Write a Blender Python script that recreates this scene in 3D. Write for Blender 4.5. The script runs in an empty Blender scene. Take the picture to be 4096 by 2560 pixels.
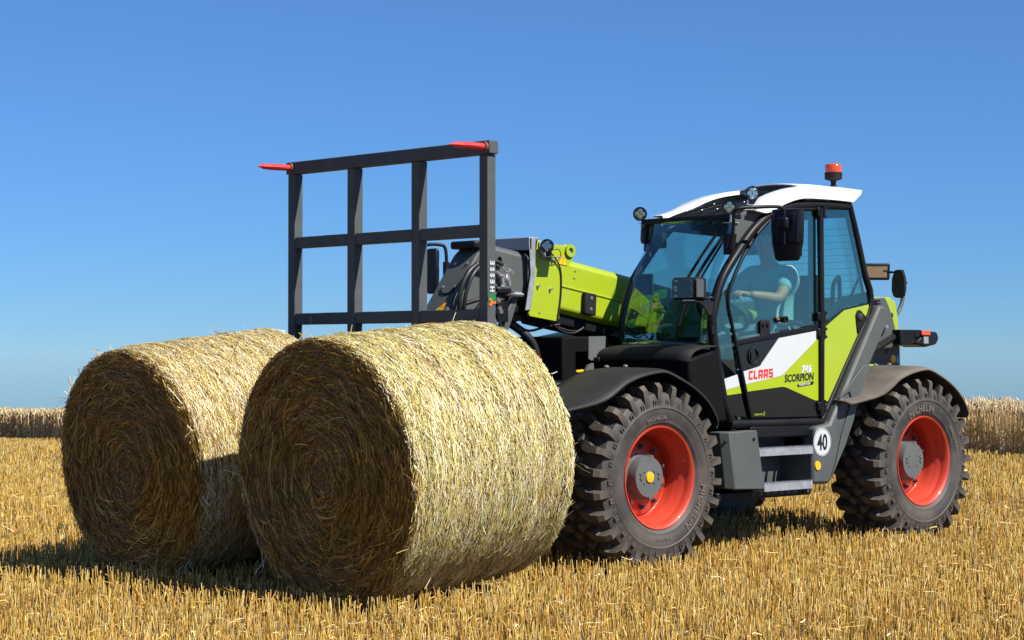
import bpy, bmesh, math, random
import numpy as np
from mathutils import Vector, Matrix
R = math.radians
rng = np.random.default_rng(7); random.seed(7)
scene = bpy.context.scene
col = scene.collection
GZ = 0.03                       # machine coordinates sit 3 cm above the soil (tyres sunk in)

# ------------------------------------------------------------------ camera, sky, sun, exposure
cam_d = bpy.data.cameras.new('camera'); cam = bpy.data.objects.new('camera', cam_d); col.objects.link(cam)
CAM = Vector((9.639, 9.908, 1.392 + GZ)); YAW = 226.474
cam.location = CAM; cam.rotation_euler = (R(90.936), 0, R(YAW - 90))
cam_d.sensor_width = 36; cam_d.lens = 36 * 7996.96 / 4096; cam_d.clip_end = 6000; cam_d.clip_start = 0.1
scene.camera = cam
SUN = Vector((-0.21, 0.90, 1.0)).normalized()
world = bpy.data.worlds.new('World'); scene.world = world; world.use_nodes = True
wn = world.node_tree.nodes; wl = world.node_tree.links; wn.clear()
sky = wn.new('ShaderNodeTexSky'); sky.sky_type = 'NISHITA'; sky.sun_disc = False
sky.sun_elevation = math.asin(SUN.z); sky.sun_rotation = math.atan2(SUN.x, SUN.y)
sky.altitude = 13000; sky.air_density = 4.5; sky.dust_density = 0.0; sky.ozone_density = 10.0
hsv = wn.new('ShaderNodeHueSaturation'); hsv.inputs['Saturation'].default_value = 1.0
bg = wn.new('ShaderNodeBackground'); bg.inputs['Strength'].default_value = 0.0715
wo = wn.new('ShaderNodeOutputWorld')
wl.new(sky.outputs[0], hsv.inputs['Color']); wl.new(hsv.outputs[0], bg.inputs[0]); wl.new(bg.outputs[0], wo.inputs[0])
sd = bpy.data.lights.new('sun', 'SUN'); sd.energy = 5.0; sd.angle = R(0.53); sd.color = (1.0, 0.945, 0.86)
so = bpy.data.objects.new('sun', sd); col.objects.link(so); so.location = (-5, 14, 12)
so.rotation_euler = SUN.to_track_quat('Z', 'Y').to_euler()
vs = scene.view_settings; vs.view_transform = 'Standard'; vs.look = 'None'; vs.exposure = 0.68; vs.gamma = 1.0
vs.use_curve_mapping = False
scene.render.engine = 'CYCLES'
scene.cycles.transparent_max_bounces = 24; scene.cycles.max_bounces = 10

# ------------------------------------------------------------------ materials
def mat(name, color, rough=0.5, metal=0.0, var=0.0, vscale=6.0, bump=0.0, bscale=60.0, spec=0.5, dust=None, dusta=0.0,
        dscale=2.5, coat=0.0, attr=None):
    m = bpy.data.materials.new(name); m.use_nodes = True; nt = m.node_tree; n = nt.nodes; l = nt.links
    b = n['Principled BSDF']; b.inputs['Base Color'].default_value = (*color, 1); b.inputs['Roughness'].default_value = rough
    b.inputs['Metallic'].default_value = metal; b.inputs['Specular IOR Level'].default_value = spec
    b.inputs['Coat Weight'].default_value = coat; b.inputs['Coat Roughness'].default_value = 0.06
    tc = n.new('ShaderNodeTexCoord'); src = None
    if attr:
        a = n.new('ShaderNodeAttribute'); a.attribute_name = attr; src = a.outputs['Color']
    if var:
        nz = n.new('ShaderNodeTexNoise'); nz.inputs['Scale'].default_value = vscale; nz.inputs['Detail'].default_value = 6
        l.new(tc.outputs['Object'], nz.inputs['Vector'])
        mr = n.new('ShaderNodeMapRange'); mr.inputs['From Min'].default_value = 0.3; mr.inputs['From Max'].default_value = 0.7
        mr.inputs['To Min'].default_value = 1 - var; mr.inputs['To Max'].default_value = 1 + var
        l.new(nz.outputs['Fac'], mr.inputs['Value'])
        vm = n.new('ShaderNodeVectorMath'); vm.operation = 'SCALE'
        if src: l.new(src, vm.inputs[0])
        else: vm.inputs[0].default_value = color
        l.new(mr.outputs[0], vm.inputs['Scale']); src = vm.outputs[0]
    if dust:
        nd = n.new('ShaderNodeTexNoise'); nd.inputs['Scale'].default_value = dscale; nd.inputs['Detail'].default_value = 8
        nd.inputs['Roughness'].default_value = 0.65
        l.new(tc.outputs['Object'], nd.inputs['Vector'])
        md = n.new('ShaderNodeMapRange'); md.inputs['From Min'].default_value = 0.35; md.inputs['From Max'].default_value = 0.75
        md.inputs['To Max'].default_value = dusta
        l.new(nd.outputs['Fac'], md.inputs['Value'])
        mx = n.new('ShaderNodeMix'); mx.data_type = 'RGBA'; l.new(md.outputs[0], mx.inputs['Factor'])
        if src: l.new(src, mx.inputs['A'])
        else: mx.inputs['A'].default_value = (*color, 1)
        mx.inputs['B'].default_value = (*dust, 1); src = mx.outputs['Result']
        mrr = n.new('ShaderNodeMapRange'); mrr.inputs['To Min'].default_value = rough; mrr.inputs['To Max'].default_value = min(1, rough + 0.35)
        l.new(nd.outputs['Fac'], mrr.inputs['Value']); l.new(mrr.outputs[0], b.inputs['Roughness'])
    if src: l.new(src, b.inputs['Base Color'])
    if bump:
        nb = n.new('ShaderNodeTexNoise'); nb.inputs['Scale'].default_value = bscale; nb.inputs['Detail'].default_value = 5
        l.new(tc.outputs['Object'], nb.inputs['Vector'])
        bp = n.new('ShaderNodeBump'); bp.inputs['Strength'].default_value = bump; bp.inputs['Distance'].default_value = 0.01
        l.new(nb.outputs['Fac'], bp.inputs['Height']); l.new(bp.outputs[0], b.inputs['Normal'])
    return m
DUST = (0.26, 0.20, 0.13)
M = {}
M['green'] = mat('green_paint', (0.31, 0.40, 0.004), 0.28, var=0.03, vscale=3, coat=0.6, dust=(0.36, 0.42, 0.05), dusta=0.10)
M['white'] = mat('white_paint', (0.80, 0.80, 0.78), 0.3, var=0.02, coat=0.4)
M['decal_white'] = mat('white_film', (0.50, 0.53, 0.54), 0.3, var=0.02)
M['decal_green'] = mat('green_film', (0.31, 0.40, 0.004), 0.3, var=0.03)
M['grey'] = mat('dark_grey_paint', (0.062, 0.073, 0.072), 0.42, var=0.08, dust=(0.13, 0.115, 0.09), dusta=0.18, bump=0.03, bscale=250)
M['hub_lit_grey'] = mat('hub_lit_grey_paint', (0.10, 0.108, 0.106), 0.4, var=0.08)  # the grey paint lightened: sun on the hub face put into the colour
M['frame_grey'] = mat('frame_grey_paint', (0.055, 0.068, 0.073), 0.55, var=0.12, vscale=9, dust=(0.10, 0.06, 0.035), dusta=0.2, dscale=7, bump=0.05, bscale=180)
M['lightgrey'] = mat('plain_steel_paint', (0.33, 0.34, 0.33), 0.4, metal=0.3, var=0.05)
M['mid_grey'] = mat('mid_grey_paint', (0.10, 0.108, 0.106), 0.5, var=0.08)
M['black'] = mat('black_paint', (0.006, 0.0065, 0.008), 0.28, var=0.1, dust=(0.022, 0.020, 0.018), dusta=0.2, spec=0.22)
M['matte_black'] = mat('matte_black', (0.0045, 0.0048, 0.0055), 0.75, spec=0.1)
M['panel'] = mat('black_gloss_panel', (0.008, 0.009, 0.010), 0.12, var=0.05)
M['plastic'] = mat('black_plastic', (0.010, 0.010, 0.011), 0.5, var=0.15, bump=0.06, bscale=300, dust=(0.035, 0.03, 0.024), dusta=0.25, spec=0.22)
M['mirror_shell'] = mat('navy_black_plastic', (0.010, 0.011, 0.017), 0.34, var=0.1, spec=0.22)
M['fender'] = mat('fender_plastic', (0.014, 0.014, 0.014), 0.40, var=0.15, dust=(0.05, 0.045, 0.032), dusta=0.5, dscale=1.6, bump=0.05, bscale=200, spec=0.3)
M['fender_dusty'] = mat('dusty_fender_plastic', (0.06, 0.053, 0.045), 0.62, var=0.2, dust=(0.19, 0.16, 0.12), dusta=0.85, dscale=1.8, bump=0.05, bscale=200)
M['rubber'] = mat('tyre_rubber', (0.034, 0.031, 0.029), 0.46, var=0.2, dust=(0.105, 0.085, 0.068), dusta=0.85, dscale=3.0, bump=0.08, bscale=90)
M['lug'] = mat('tread_rubber', (0.028, 0.026, 0.024), 0.5, var=0.25, dust=(0.20, 0.165, 0.115), dusta=0.75, dscale=5, bump=0.1, bscale=80)
M['tyre_text'] = mat('tyre_lettering', (0.12, 0.10, 0.085), 0.6)
M['hose'] = mat('hose_rubber', (0.014, 0.014, 0.015), 0.45)
M['red'] = mat('rim_red_paint', (0.49, 0.030, 0.008), 0.3, var=0.05, coat=0.3, dust=(0.40, 0.10, 0.05), dusta=0.22)
M['spike'] = mat('spike_red_paint', (0.66, 0.022, 0.03), 0.35, var=0.12, vscale=14, dust=(0.12, 0.04, 0.03), dusta=0.4, dscale=14)
M['steel'] = mat('bright_steel', (0.62, 0.62, 0.60), 0.33, metal=0.9, var=0.08)
M['galv'] = mat('galvanised_steel', (0.42, 0.44, 0.46), 0.42, metal=0.55, var=0.18, vscale=25, bump=0.05)
M['bolt'] = mat('dark_bolt', (0.10, 0.085, 0.075), 0.4, metal=0.5)
M['rust'] = mat('rusty_steel', (0.16, 0.075, 0.035), 0.75, var=0.3, vscale=40)
M['yellow'] = mat('yellow_plastic', (0.85, 0.42, 0.01), 0.3)
M['sign_yellow'] = mat('sign_yellow', (0.85, 0.46, 0.01), 0.4)
M['sign_black'] = mat('sign_black', (0.012, 0.012, 0.012), 0.4)
M['orange'] = mat('orange_film', (0.85, 0.16, 0.01), 0.4)
M['logo_green'] = mat('logo_green_film', (0.01, 0.17, 0.03), 0.4)
M['blue'] = mat('blue_film', (0.02, 0.10, 0.42), 0.4)
M['red_text'] = mat('red_film', (0.72, 0.025, 0.015), 0.4)
M['black_text'] = mat('black_film', (0.012, 0.013, 0.012), 0.4)
M['lime_text'] = mat('lime_film', (0.35, 0.45, 0.02), 0.4)
M['cab_trim'] = mat('cab_trim', (0.028, 0.032, 0.033), 0.65, var=0.1)
M['seat'] = mat('seat_fabric', (0.03, 0.034, 0.037), 0.85, var=0.2, bump=0.15, bscale=200)
M['skin'] = mat('skin', (0.66, 0.32, 0.16), 0.5, var=0.08, vscale=20)
M['shirt'] = mat('polo_cotton', (0.42, 0.66, 0.64), 0.85, var=0.06, bump=0.25, bscale=35)
M['jeans'] = mat('denim', (0.16, 0.25, 0.29), 0.85, var=0.12, bump=0.2, bscale=60)
M['hair'] = mat('hair', (0.05, 0.035, 0.025), 0.6)
M['shoe'] = mat('shoe_leather', (0.02, 0.016, 0.013), 0.5)
M['smoke'] = mat('ribbed_lens', (0.14, 0.13, 0.12), 0.15, metal=0.4)
M['reflective'] = mat('mirror_glass', (0.9, 0.9, 0.9), 0.02, metal=1.0)
M['chrome'] = mat('lamp_reflector', (0.85, 0.85, 0.83), 0.12, metal=1.0)
M['soil'] = mat('soil_litter', (0.085, 0.048, 0.018), 0.95, var=0.35, vscale=9, dust=(0.24, 0.15, 0.055), dusta=0.7, dscale=22, bump=0.8, bscale=45)
def glass(name, tint, refl=1.0, rough=0.0):
    m = bpy.data.materials.new(name); m.use_nodes = True; nt = m.node_tree; n = nt.nodes; l = nt.links; n.clear()
    t = n.new('ShaderNodeBsdfTransparent'); t.inputs[0].default_value = (*tint, 1)
    g = n.new('ShaderNodeBsdfGlossy'); g.inputs['Roughness'].default_value = rough
    f = n.new('ShaderNodeFresnel'); f.inputs['IOR'].default_value = 1.45
    mu = n.new('ShaderNodeMath'); mu.operation = 'MULTIPLY'; mu.inputs[1].default_value = refl; l.new(f.outputs[0], mu.inputs[0])
    x = n.new('ShaderNodeMixShader'); l.new(mu.outputs[0], x.inputs[0]); l.new(t.outputs[0], x.inputs[1]); l.new(g.outputs[0], x.inputs[2])
    o = n.new('ShaderNodeOutputMaterial'); l.new(x.outputs[0], o.inputs[0]); return m
# slab glass: every pane has two faces, so the tint counts twice
M['glass'] = glass('tinted_glass', (0.77, 0.92, 0.905), 0.36)
M['clear'] = glass('lens_glass', (0.93, 0.95, 0.93), 1.0)
M['amber'] = glass('amber_lens', (0.95, 0.22, 0.01), 0.8)
def amber_solid(name, c):
    m = mat(name, c, 0.12, coat=0.8); b = m.node_tree.nodes['Principled BSDF']; b.inputs['Subsurface Weight'].default_value = 0.3
    b.inputs['Subsurface Radius'].default_value = (0.05, 0.02, 0.01); return m
M['beacon'] = amber_solid('beacon_amber', (0.62, 0.07, 0.004))
def straw_mat(name, rough=0.5, trans=0.12):
    m = bpy.data.materials.new(name); m.use_nodes = True; nt = m.node_tree; n = nt.nodes; l = nt.links
    b = n['Principled BSDF']; b.inputs['Roughness'].default_value = rough; b.inputs['Specular IOR Level'].default_value = 0.35
    a = n.new('ShaderNodeAttribute'); a.attribute_name = 'col'; l.new(a.outputs['Color'], b.inputs['Base Color'])
    if trans:
        t = n.new('ShaderNodeBsdfTranslucent'); l.new(a.outputs['Color'], t.inputs[0])
        x = n.new('ShaderNodeMixShader'); x.inputs[0].default_value = trans
        l.new(b.outputs[0], x.inputs[1]); l.new(t.outputs[0], x.inputs[2]); l.new(x.outputs[0], n['Material Output'].inputs[0])
    return m
M['straw'] = straw_mat('straw', 0.42)
M['stalk'] = straw_mat('stalk', 0.42)
M['wheat'] = straw_mat('wheat', 0.55, 0.15)
M['bale_core'] = mat('bale_core', (0.15, 0.085, 0.022), 0.9, var=0.5, vscale=40, bump=1.0, bscale=70)

# ------------------------------------------------------------------ helpers
def tag(o, label=None, cat=None, group=None, kind=None):
    if label: o['label'] = label
    if cat: o['category'] = cat
    if group: o['group'] = group
    if kind: o['kind'] = kind
    return o
def empty(name, loc=(0, 0, 0), parent=None):
    o = bpy.data.objects.new(name, None); o.empty_display_size = 0.2; col.objects.link(o); o.location = loc; o.parent = parent; return o
def smooth_path(pts, n=6, closed=False):
    P = [np.array(p, float) for p in pts]; out = []; m = len(P)
    rngi = range(m if closed else m - 1)
    for i in rngi:
        if closed: p0, p1, p2, p3 = P[i - 1], P[i], P[(i + 1) % m], P[(i + 2) % m]
        else: p0, p1, p2, p3 = P[max(i - 1, 0)], P[i], P[i + 1], P[min(i + 2, m - 1)]
        for k in range(n):
            t = k / n
            out.append(0.5 * (2 * p1 + (p2 - p0) * t + (2 * p0 - 5 * p1 + 4 * p2 - p3) * t * t + (3 * p1 - p0 - 3 * p2 + p3) * t ** 3))
    if not closed: out.append(P[-1])
    return out
class MB:
    def __init__(s): s.v = []; s.f = []
    def add(s, vs, fs):
        o = len(s.v); s.v += [tuple(map(float, v)) for v in vs]; s.f += [tuple(i + o for i in f) for f in fs]; return s
    def box(s, lo, hi, mtx=None):
        x0, y0, z0 = lo; x1, y1, z1 = hi
        v = [(x0, y0, z0), (x1, y0, z0), (x1, y1, z0), (x0, y1, z0), (x0, y0, z1), (x1, y0, z1), (x1, y1, z1), (x0, y1, z1)]
        if mtx is not None: v = [tuple(mtx @ Vector(p)) for p in v]
        return s.add(v, [(3, 2, 1, 0), (4, 5, 6, 7), (0, 1, 5, 4), (1, 2, 6, 5), (2, 3, 7, 6), (3, 0, 4, 7)])
    def cbox(s, c, size, mtx=None):
        lo = [c[i] - size[i] / 2 for i in range(3)]; hi = [c[i] + size[i] / 2 for i in range(3)]; return s.box(lo, hi, mtx)
    def prism(s, poly, y0, y1, axis='y'):
        # poly (a,b) extruded: axis y -> (x,z); x -> (y,z); z -> (x,y)
        f = {'y': lambda a, b, t: (a, t, b), 'x': lambda a, b, t: (t, a, b), 'z': lambda a, b, t: (a, b, t)}[axis]
        ar = sum(poly[i][0] * poly[(i + 1) % len(poly)][1] - poly[(i + 1) % len(poly)][0] * poly[i][1] for i in range(len(poly)))
        if (ar < 0) != (axis == 'y'): poly = poly[::-1]
        n = len(poly); v = [f(a, b, y0) for a, b in poly] + [f(a, b, y1) for a, b in poly]
        fs = [tuple(range(n))[::-1], tuple(range(n, 2 * n))] + [(i, (i + 1) % n, n + (i + 1) % n, n + i) for i in range(n)]
        return s.add(v, fs)
    def tube(s, pts, r, seg=10, caps=True, closed=False, up=(0, 0, 1)):
        P = [Vector(map(float, p)) for p in pts]; n = len(P); o = len(s.v); rr = r if hasattr(r, '__len__') else [r] * n
        prev = None
        for i in range(n):
            if closed: t = P[(i + 1) % n] - P[i - 1]
            else: t = P[min(i + 1, n - 1)] - P[max(i - 1, 0)]
            t = t.normalized() if t.length > 1e-9 else Vector((0, 0, 1))
            if prev is None:
                a = Vector(up)
                if abs(a.dot(t)) > 0.95: a = Vector((1, 0, 0))
                b = t.cross(a).normalized()
            else:
                b = (prev - t * prev.dot(t)); b = b.normalized() if b.length > 1e-6 else t.orthogonal().normalized()
            prev = b; c = t.cross(b)
            for k in range(seg):
                an = 2 * math.pi * k / seg; s.v.append(tuple(P[i] + (b * math.cos(an) + c * math.sin(an)) * rr[i]))
        for i in range(n if closed else n - 1):
            for k in range(seg):
                a = o + i * seg + k; b2 = o + i * seg + (k + 1) % seg; j = ((i + 1) % n) * seg
                s.f.append((a, b2, o + j + (k + 1) % seg, o + j + k))
        if caps and not closed:
            s.f.append(tuple(o + k for k in range(seg))[::-1]); s.f.append(tuple(o + (n - 1) * seg + k for k in range(seg)))
        return s
    def lathe(s, prof, c=(0, 0, 0), axis=(0, 1, 0), seg=48, a0=0.0, a1=None):
        # prof: (along axis, radius)
        ax = Vector(axis).normalized(); u = ax.orthogonal().normalized() if abs(ax.y) < 0.99 else Vector((1, 0, 0)); w = ax.cross(u)
        o = len(s.v); n = len(prof); full = a1 is None; steps = seg if full else seg + 1; c = Vector(c)
        for k in range(steps):
            an = a0 + (2 * math.pi if full else (a1 - a0)) * k / seg; d = u * math.cos(an) + w * math.sin(an)
            for (h, r) in prof: s.v.append(tuple(c + ax * h + d * r))
        for k in range(seg):
            for i in range(n - 1):
                a = o + k * n + i; b = o + ((k + 1) % steps) * n + i
                s.f.append((a, a + 1, b + 1, b))
        return s
    def grid(s, rows, close_u=False):
        o = len(s.v); nu = len(rows); nv = len(rows[0])
        for r in rows: s.v += [tuple(map(float, p)) for p in r]
        for i in range(nu if close_u else nu - 1):
            for j in range(nv - 1):
                a = o + i * nv + j; b = o + ((i + 1) % nu) * nv + j; s.f.append((a, a + 1, b + 1, b))
        return s
    def disc(s, c, r, axis=(0, 1, 0), h=0.01, seg=20, r2=None):
        return s.lathe([(0, 0.0001), (0, r), (h, r2 if r2 else r), (h, 0.0001)], c, axis, seg)
    def mesh(s, name):
        me = bpy.data.meshes.new(name); me.from_pydata(s.v, [], s.f); me.update(); return me
    def build(s, name, m, parent=None, bevel=0, smooth=35, loc=(0, 0, 0), solid=0, kind=None, label=None, fixn=True):
        me = s.mesh(name)
        if fixn:
            bm = bmesh.new(); bm.from_mesh(me); bmesh.ops.remove_doubles(bm, verts=bm.verts, dist=1e-6)
            bmesh.ops.recalc_face_normals(bm, faces=bm.faces); bm.to_mesh(me); bm.free()
        return link(name, me, m, parent, bevel, smooth, loc, solid, kind, label)
def link(name, me, m, parent=None, bevel=0, smooth=35, loc=(0, 0, 0), solid=0, kind=None, label=None):
    mm = M[m] if isinstance(m, str) else m
    if not me.materials: me.materials.append(mm)
    o = bpy.data.objects.new(name, me); col.objects.link(o); o.parent = parent; o.location = loc
    if smooth:
        me.polygons.foreach_set('use_smooth', [True] * len(me.polygons)); me.set_sharp_from_angle(angle=R(smooth))
    if solid:
        md = o.modifiers.new('thickness', 'SOLIDIFY'); md.thickness = solid; md.offset = 0
    if bevel:
        md = o.modifiers.new('bevel', 'BEVEL'); md.width = bevel; md.segments = 2; md.limit_method = 'ANGLE'; md.angle_limit = R(35)
        md.harden_normals = False
    if kind: o['kind'] = kind
    if label: o['label'] = label
    return o
def inst(me_obj, parent, mtx):
    o = me_obj.copy(); col.objects.link(o); o.parent = parent; o.matrix_local = mtx; return o
def text_mesh(t, size, mtx, bold=0.0, shear=0.0, align='LEFT', spacing=1.0, extrude=0.0, sx=1.0):
    cu = bpy.data.curves.new('txt', 'FONT'); cu.body = t; cu.size = size; cu.offset = bold; cu.shear = shear
    cu.align_x = align; cu.space_character = spacing; cu.extrude = extrude; cu.resolution_u = 3
    ob = bpy.data.objects.new('txt', cu); col.objects.link(ob); bpy.context.view_layer.update()
    dg = bpy.context.evaluated_depsgraph_get(); me = bpy.data.meshes.new_from_object(ob.evaluated_get(dg))
    bpy.data.objects.remove(ob); bpy.data.curves.remove(cu)
    me.materials.clear()
    me.transform(Matrix.Diagonal((sx, 1, 1, 1))); me.transform(mtx); return me
def side_mtx(x, y, z, tilt=0.0, shear=0.0):      # text reading towards -X on a face that looks to +Y
    m = Matrix(((-1, 0, 0, x), (0, 0, 1, y), (0, 1, 0, z), (0, 0, 0, 1)))
    return m @ Matrix.Rotation(tilt, 4, 'Z')
def np_mesh(name, V, F, colr=None):
    me = bpy.data.meshes.new(name); n = len(V); m, k = F.shape
    me.vertices.add(n); me.vertices.foreach_set('co', V.astype(np.float32).ravel())
    me.loops.add(m * k); me.loops.foreach_set('vertex_index', F.astype(np.int32).ravel())
    me.polygons.add(m); me.polygons.foreach_set('loop_start', np.arange(0, m * k, k, dtype=np.int32))
    if colr is not None:
        a = me.color_attributes.new('col', 'FLOAT_COLOR', 'POINT')
        a.data.foreach_set('color', np.concatenate([colr, np.ones((n, 1))], 1).astype(np.float32).ravel())
    me.update(calc_edges=True); return me
def strips(C, T, W, L, wd, bend=None, segs=1):
    """flat ribbons: centre C, direction T, width direction W, length L, width wd; optional bend vector at both ends"""
    n = len(C); rows = []
    for s in np.linspace(-0.5, 0.5, segs + 1):
        p = C + T * (L * s)[:, None] if np.ndim(L) else C + T * L * s
        if bend is not None: p = p + bend * (4 * s * s)
        rows.append(p - W * (wd / 2)[:, None]); rows.append(p + W * (wd / 2)[:, None])
    V = np.stack(rows, 1); nv = V.shape[1]
    base = np.arange(n)[:, None] * nv
    F = [base + np.array([2 * i, 2 * i + 1, 2 * i + 3, 2 * i + 2]) for i in range(segs)]
    return V.reshape(-1, 3), np.stack(F, 1).reshape(-1, 4), nv
def unit(a): return a / np.maximum(np.linalg.norm(a, axis=-1, keepdims=True), 1e-9)
def palette(n, cols, jit=0.12):
    c = np.array(cols)[rng.integers(0, len(cols), n)]; return np.clip(c * (1 + rng.normal(0, jit, (n, 1))) * (1 + rng.normal(0, 0.04, (n, 3))), 0.01, 0.9)

# ------------------------------------------------------------------ ground
F0 = np.array([math.cos(R(YAW)), math.sin(R(YAW))]); R0 = np.array([math.sin(R(YAW)), -math.cos(R(YAW))]); C0 = np.array([CAM.x, CAM.y])
def to_xy(u, d): return C0 + np.multiply.outer(u, R0) + np.multiply.outer(d, F0)
def edge_d(u): return 26.6 + 1.305 * (6.4 - u)               # where the standing wheat begins
def sst(x): x = np.clip(x, 0, 1); return x * x * (3 - 2 * x)
def ground_z(u, d):
    left = sst((4.0 - u) / 16.0) * np.clip((d - 16) / 35.0, 0, 3.0) * 0.86
    beyond = np.maximum(0, d - edge_d(np.clip(u, -40, 18)) - 3.5)
    z = -left - 0.055 * beyond * sst(beyond / 8.0)
    near = sst((d - 4) / 6) * 1.0
    x = C0[0] + u * R0[0] + d * F0[0]
    z = z - 0.15 * sst((x - 0.6) / 4.0)               # the field falls away towards the front of the machine
    return z + near * 0.012 * (np.sin(u * 1.3 + 0.4 * d) + np.sin(0.9 * d - 0.7 * u))
us = np.unique(np.concatenate([np.linspace(-30, 30, 121), -np.geomspace(30, 3000, 22), np.geomspace(30, 3000, 22)]))
ds = np.unique(np.concatenate([-np.geomspace(4, 3000, 14), np.linspace(-4, 70, 149), np.geomspace(70, 4000, 26)]))
U, D = np.meshgrid(us, ds); XY = to_xy(U, D); ZZ = ground_z(U, D)
V = np.concatenate([XY, ZZ[..., None]], -1).reshape(-1, 3); nu = len(us)
ii, jj = np.meshgrid(np.arange(len(ds) - 1), np.arange(nu - 1), indexing='ij'); a = (ii * nu + jj).ravel()
F = np.stack([a, a + 1, a + nu + 1, a + nu], 1)
go = link('ground', np_mesh('ground', V, F), 'soil', smooth=60); go['kind'] = 'structure'

# ------------------------------------------------------------------ stubble
def gz_xy(xy):
    q = xy - C0; return ground_z(q @ R0, q @ F0)
STUB = [(0.68, 0.45, 0.105), (0.75, 0.53, 0.16), (0.58, 0.36, 0.07), (0.82, 0.64, 0.29), (0.46, 0.26, 0.048), (0.71, 0.49, 0.13)]
def scatter(d0, d1, dens, margin):
    out = []
    n = int(dens * (d1 - d0) * (d1 * 0.256 * 2 + 2 * margin))
    d = d0 + (d1 - d0) * rng.random(n); half = d * 0.256 + margin; u = (rng.random(n) * 2 - 1) * (d1 * 0.256 + margin)
    k = (np.abs(u) < half) & (d < edge_d(u) + 0.4); return u[k], d[k]
def rows_snap(xy, pitch=0.135, ang=0.12):
    # drill rows running roughly along the machine
    c, s = math.cos(ang), math.sin(ang); p = xy[:, 0] * c + xy[:, 1] * s; q = -xy[:, 0] * s + xy[:, 1] * c
    q = np.round(q / pitch) * pitch + rng.normal(0, 0.022, len(q))
    return np.stack([p * c - q * s, p * s + q * c], 1)
def in_tyre(xy):
    k = np.zeros(len(xy), bool)
    for x in (0, -2.934):
        for s in (-1, 1): k |= (np.abs(xy[:, 0] - x) < 0.30) & (np.abs(xy[:, 1] - s * 0.95) < 0.24)
    for yc in (0.75, -1.03): k |= (xy[:, 0] > 1.1) & (xy[:, 0] < 2.5) & (np.abs(xy[:, 1] - yc) < 0.38)
    return k
def stalks(u, d, h0, h1, w0, w1, snap=True):
    xy = to_xy(u, d)
    if snap: xy = rows_snap(xy)
    xy = xy[~in_tyre(xy)]; n = len(xy); z = gz_xy(xy)
    h = h0 + (h1 - h0) * rng.random(n) ** 0.8
    patch = 0.5 + 0.5 * np.sin(xy[:, 0] * 2.1 + 1.7 * np.sin(xy[:, 1] * 1.3)) * np.sin(xy[:, 1] * 2.7)
    h *= 0.86 + 0.26 * patch
    q_ = xy - C0; uu, dd = q_ @ R0, q_ @ F0
    h *= 1 - 0.62 * (np.abs(dd - edge_d(uu) + 11.4) < 0.55) - 0.5 * (np.abs(dd - edge_d(uu) + 4.6) < 0.35)
    lean = rng.normal(0, 0.10, (n, 2)); big = rng.random(n) < 0.16; lean[big] += rng.normal(0, 0.42, (big.sum(), 2))
    r = (w0 + (w1 - w0) * rng.random(n)) / 2; a0 = rng.random(n) * 6.283
    base = np.concatenate([xy, z[:, None] - 0.01], 1); top = base + np.stack([lean[:, 0] * h, lean[:, 1] * h, h + 0.01], 1)
    vs = []
    for k in range(3):
        o = np.stack([np.cos(a0 + 2.094 * k), np.sin(a0 + 2.094 * k), np.zeros(n)], 1) * r[:, None]; vs += [base + o, top + o * 0.9]
    V = np.stack(vs, 1).reshape(-1, 3); b = np.arange(n)[:, None] * 6
    F = np.stack([b + np.array([0, 2, 3, 1]), b + np.array([2, 4, 5, 3]), b + np.array([4, 0, 1, 5])], 1).reshape(-1, 4)
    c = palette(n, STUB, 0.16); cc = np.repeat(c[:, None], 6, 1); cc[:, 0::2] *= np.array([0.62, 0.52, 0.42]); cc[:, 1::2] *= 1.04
    return V, F, cc.reshape(-1, 3)
def merge(parts):
    Vs, Fs, Cs, o = [], [], [], 0
    for V, F, C in parts: Vs.append(V); Fs.append(F + o); Cs.append(C); o += len(V)
    return np.concatenate(Vs), np.concatenate(Fs), np.concatenate(Cs)
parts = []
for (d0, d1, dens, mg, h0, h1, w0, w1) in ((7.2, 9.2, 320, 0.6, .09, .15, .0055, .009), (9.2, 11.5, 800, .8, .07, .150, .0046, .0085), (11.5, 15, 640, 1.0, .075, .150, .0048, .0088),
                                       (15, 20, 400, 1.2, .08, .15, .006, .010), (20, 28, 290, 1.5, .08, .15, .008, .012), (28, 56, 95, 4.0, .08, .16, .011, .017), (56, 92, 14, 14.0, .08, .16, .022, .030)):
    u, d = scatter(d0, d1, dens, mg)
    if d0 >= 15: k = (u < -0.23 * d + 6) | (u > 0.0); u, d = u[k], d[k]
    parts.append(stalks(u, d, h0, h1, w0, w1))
tag(link('stubble', np_mesh('stubble', *merge(parts)), 'stalk', smooth=0), 'golden cut stubble standing over the whole field', 'stubble', kind='stuff')
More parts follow.
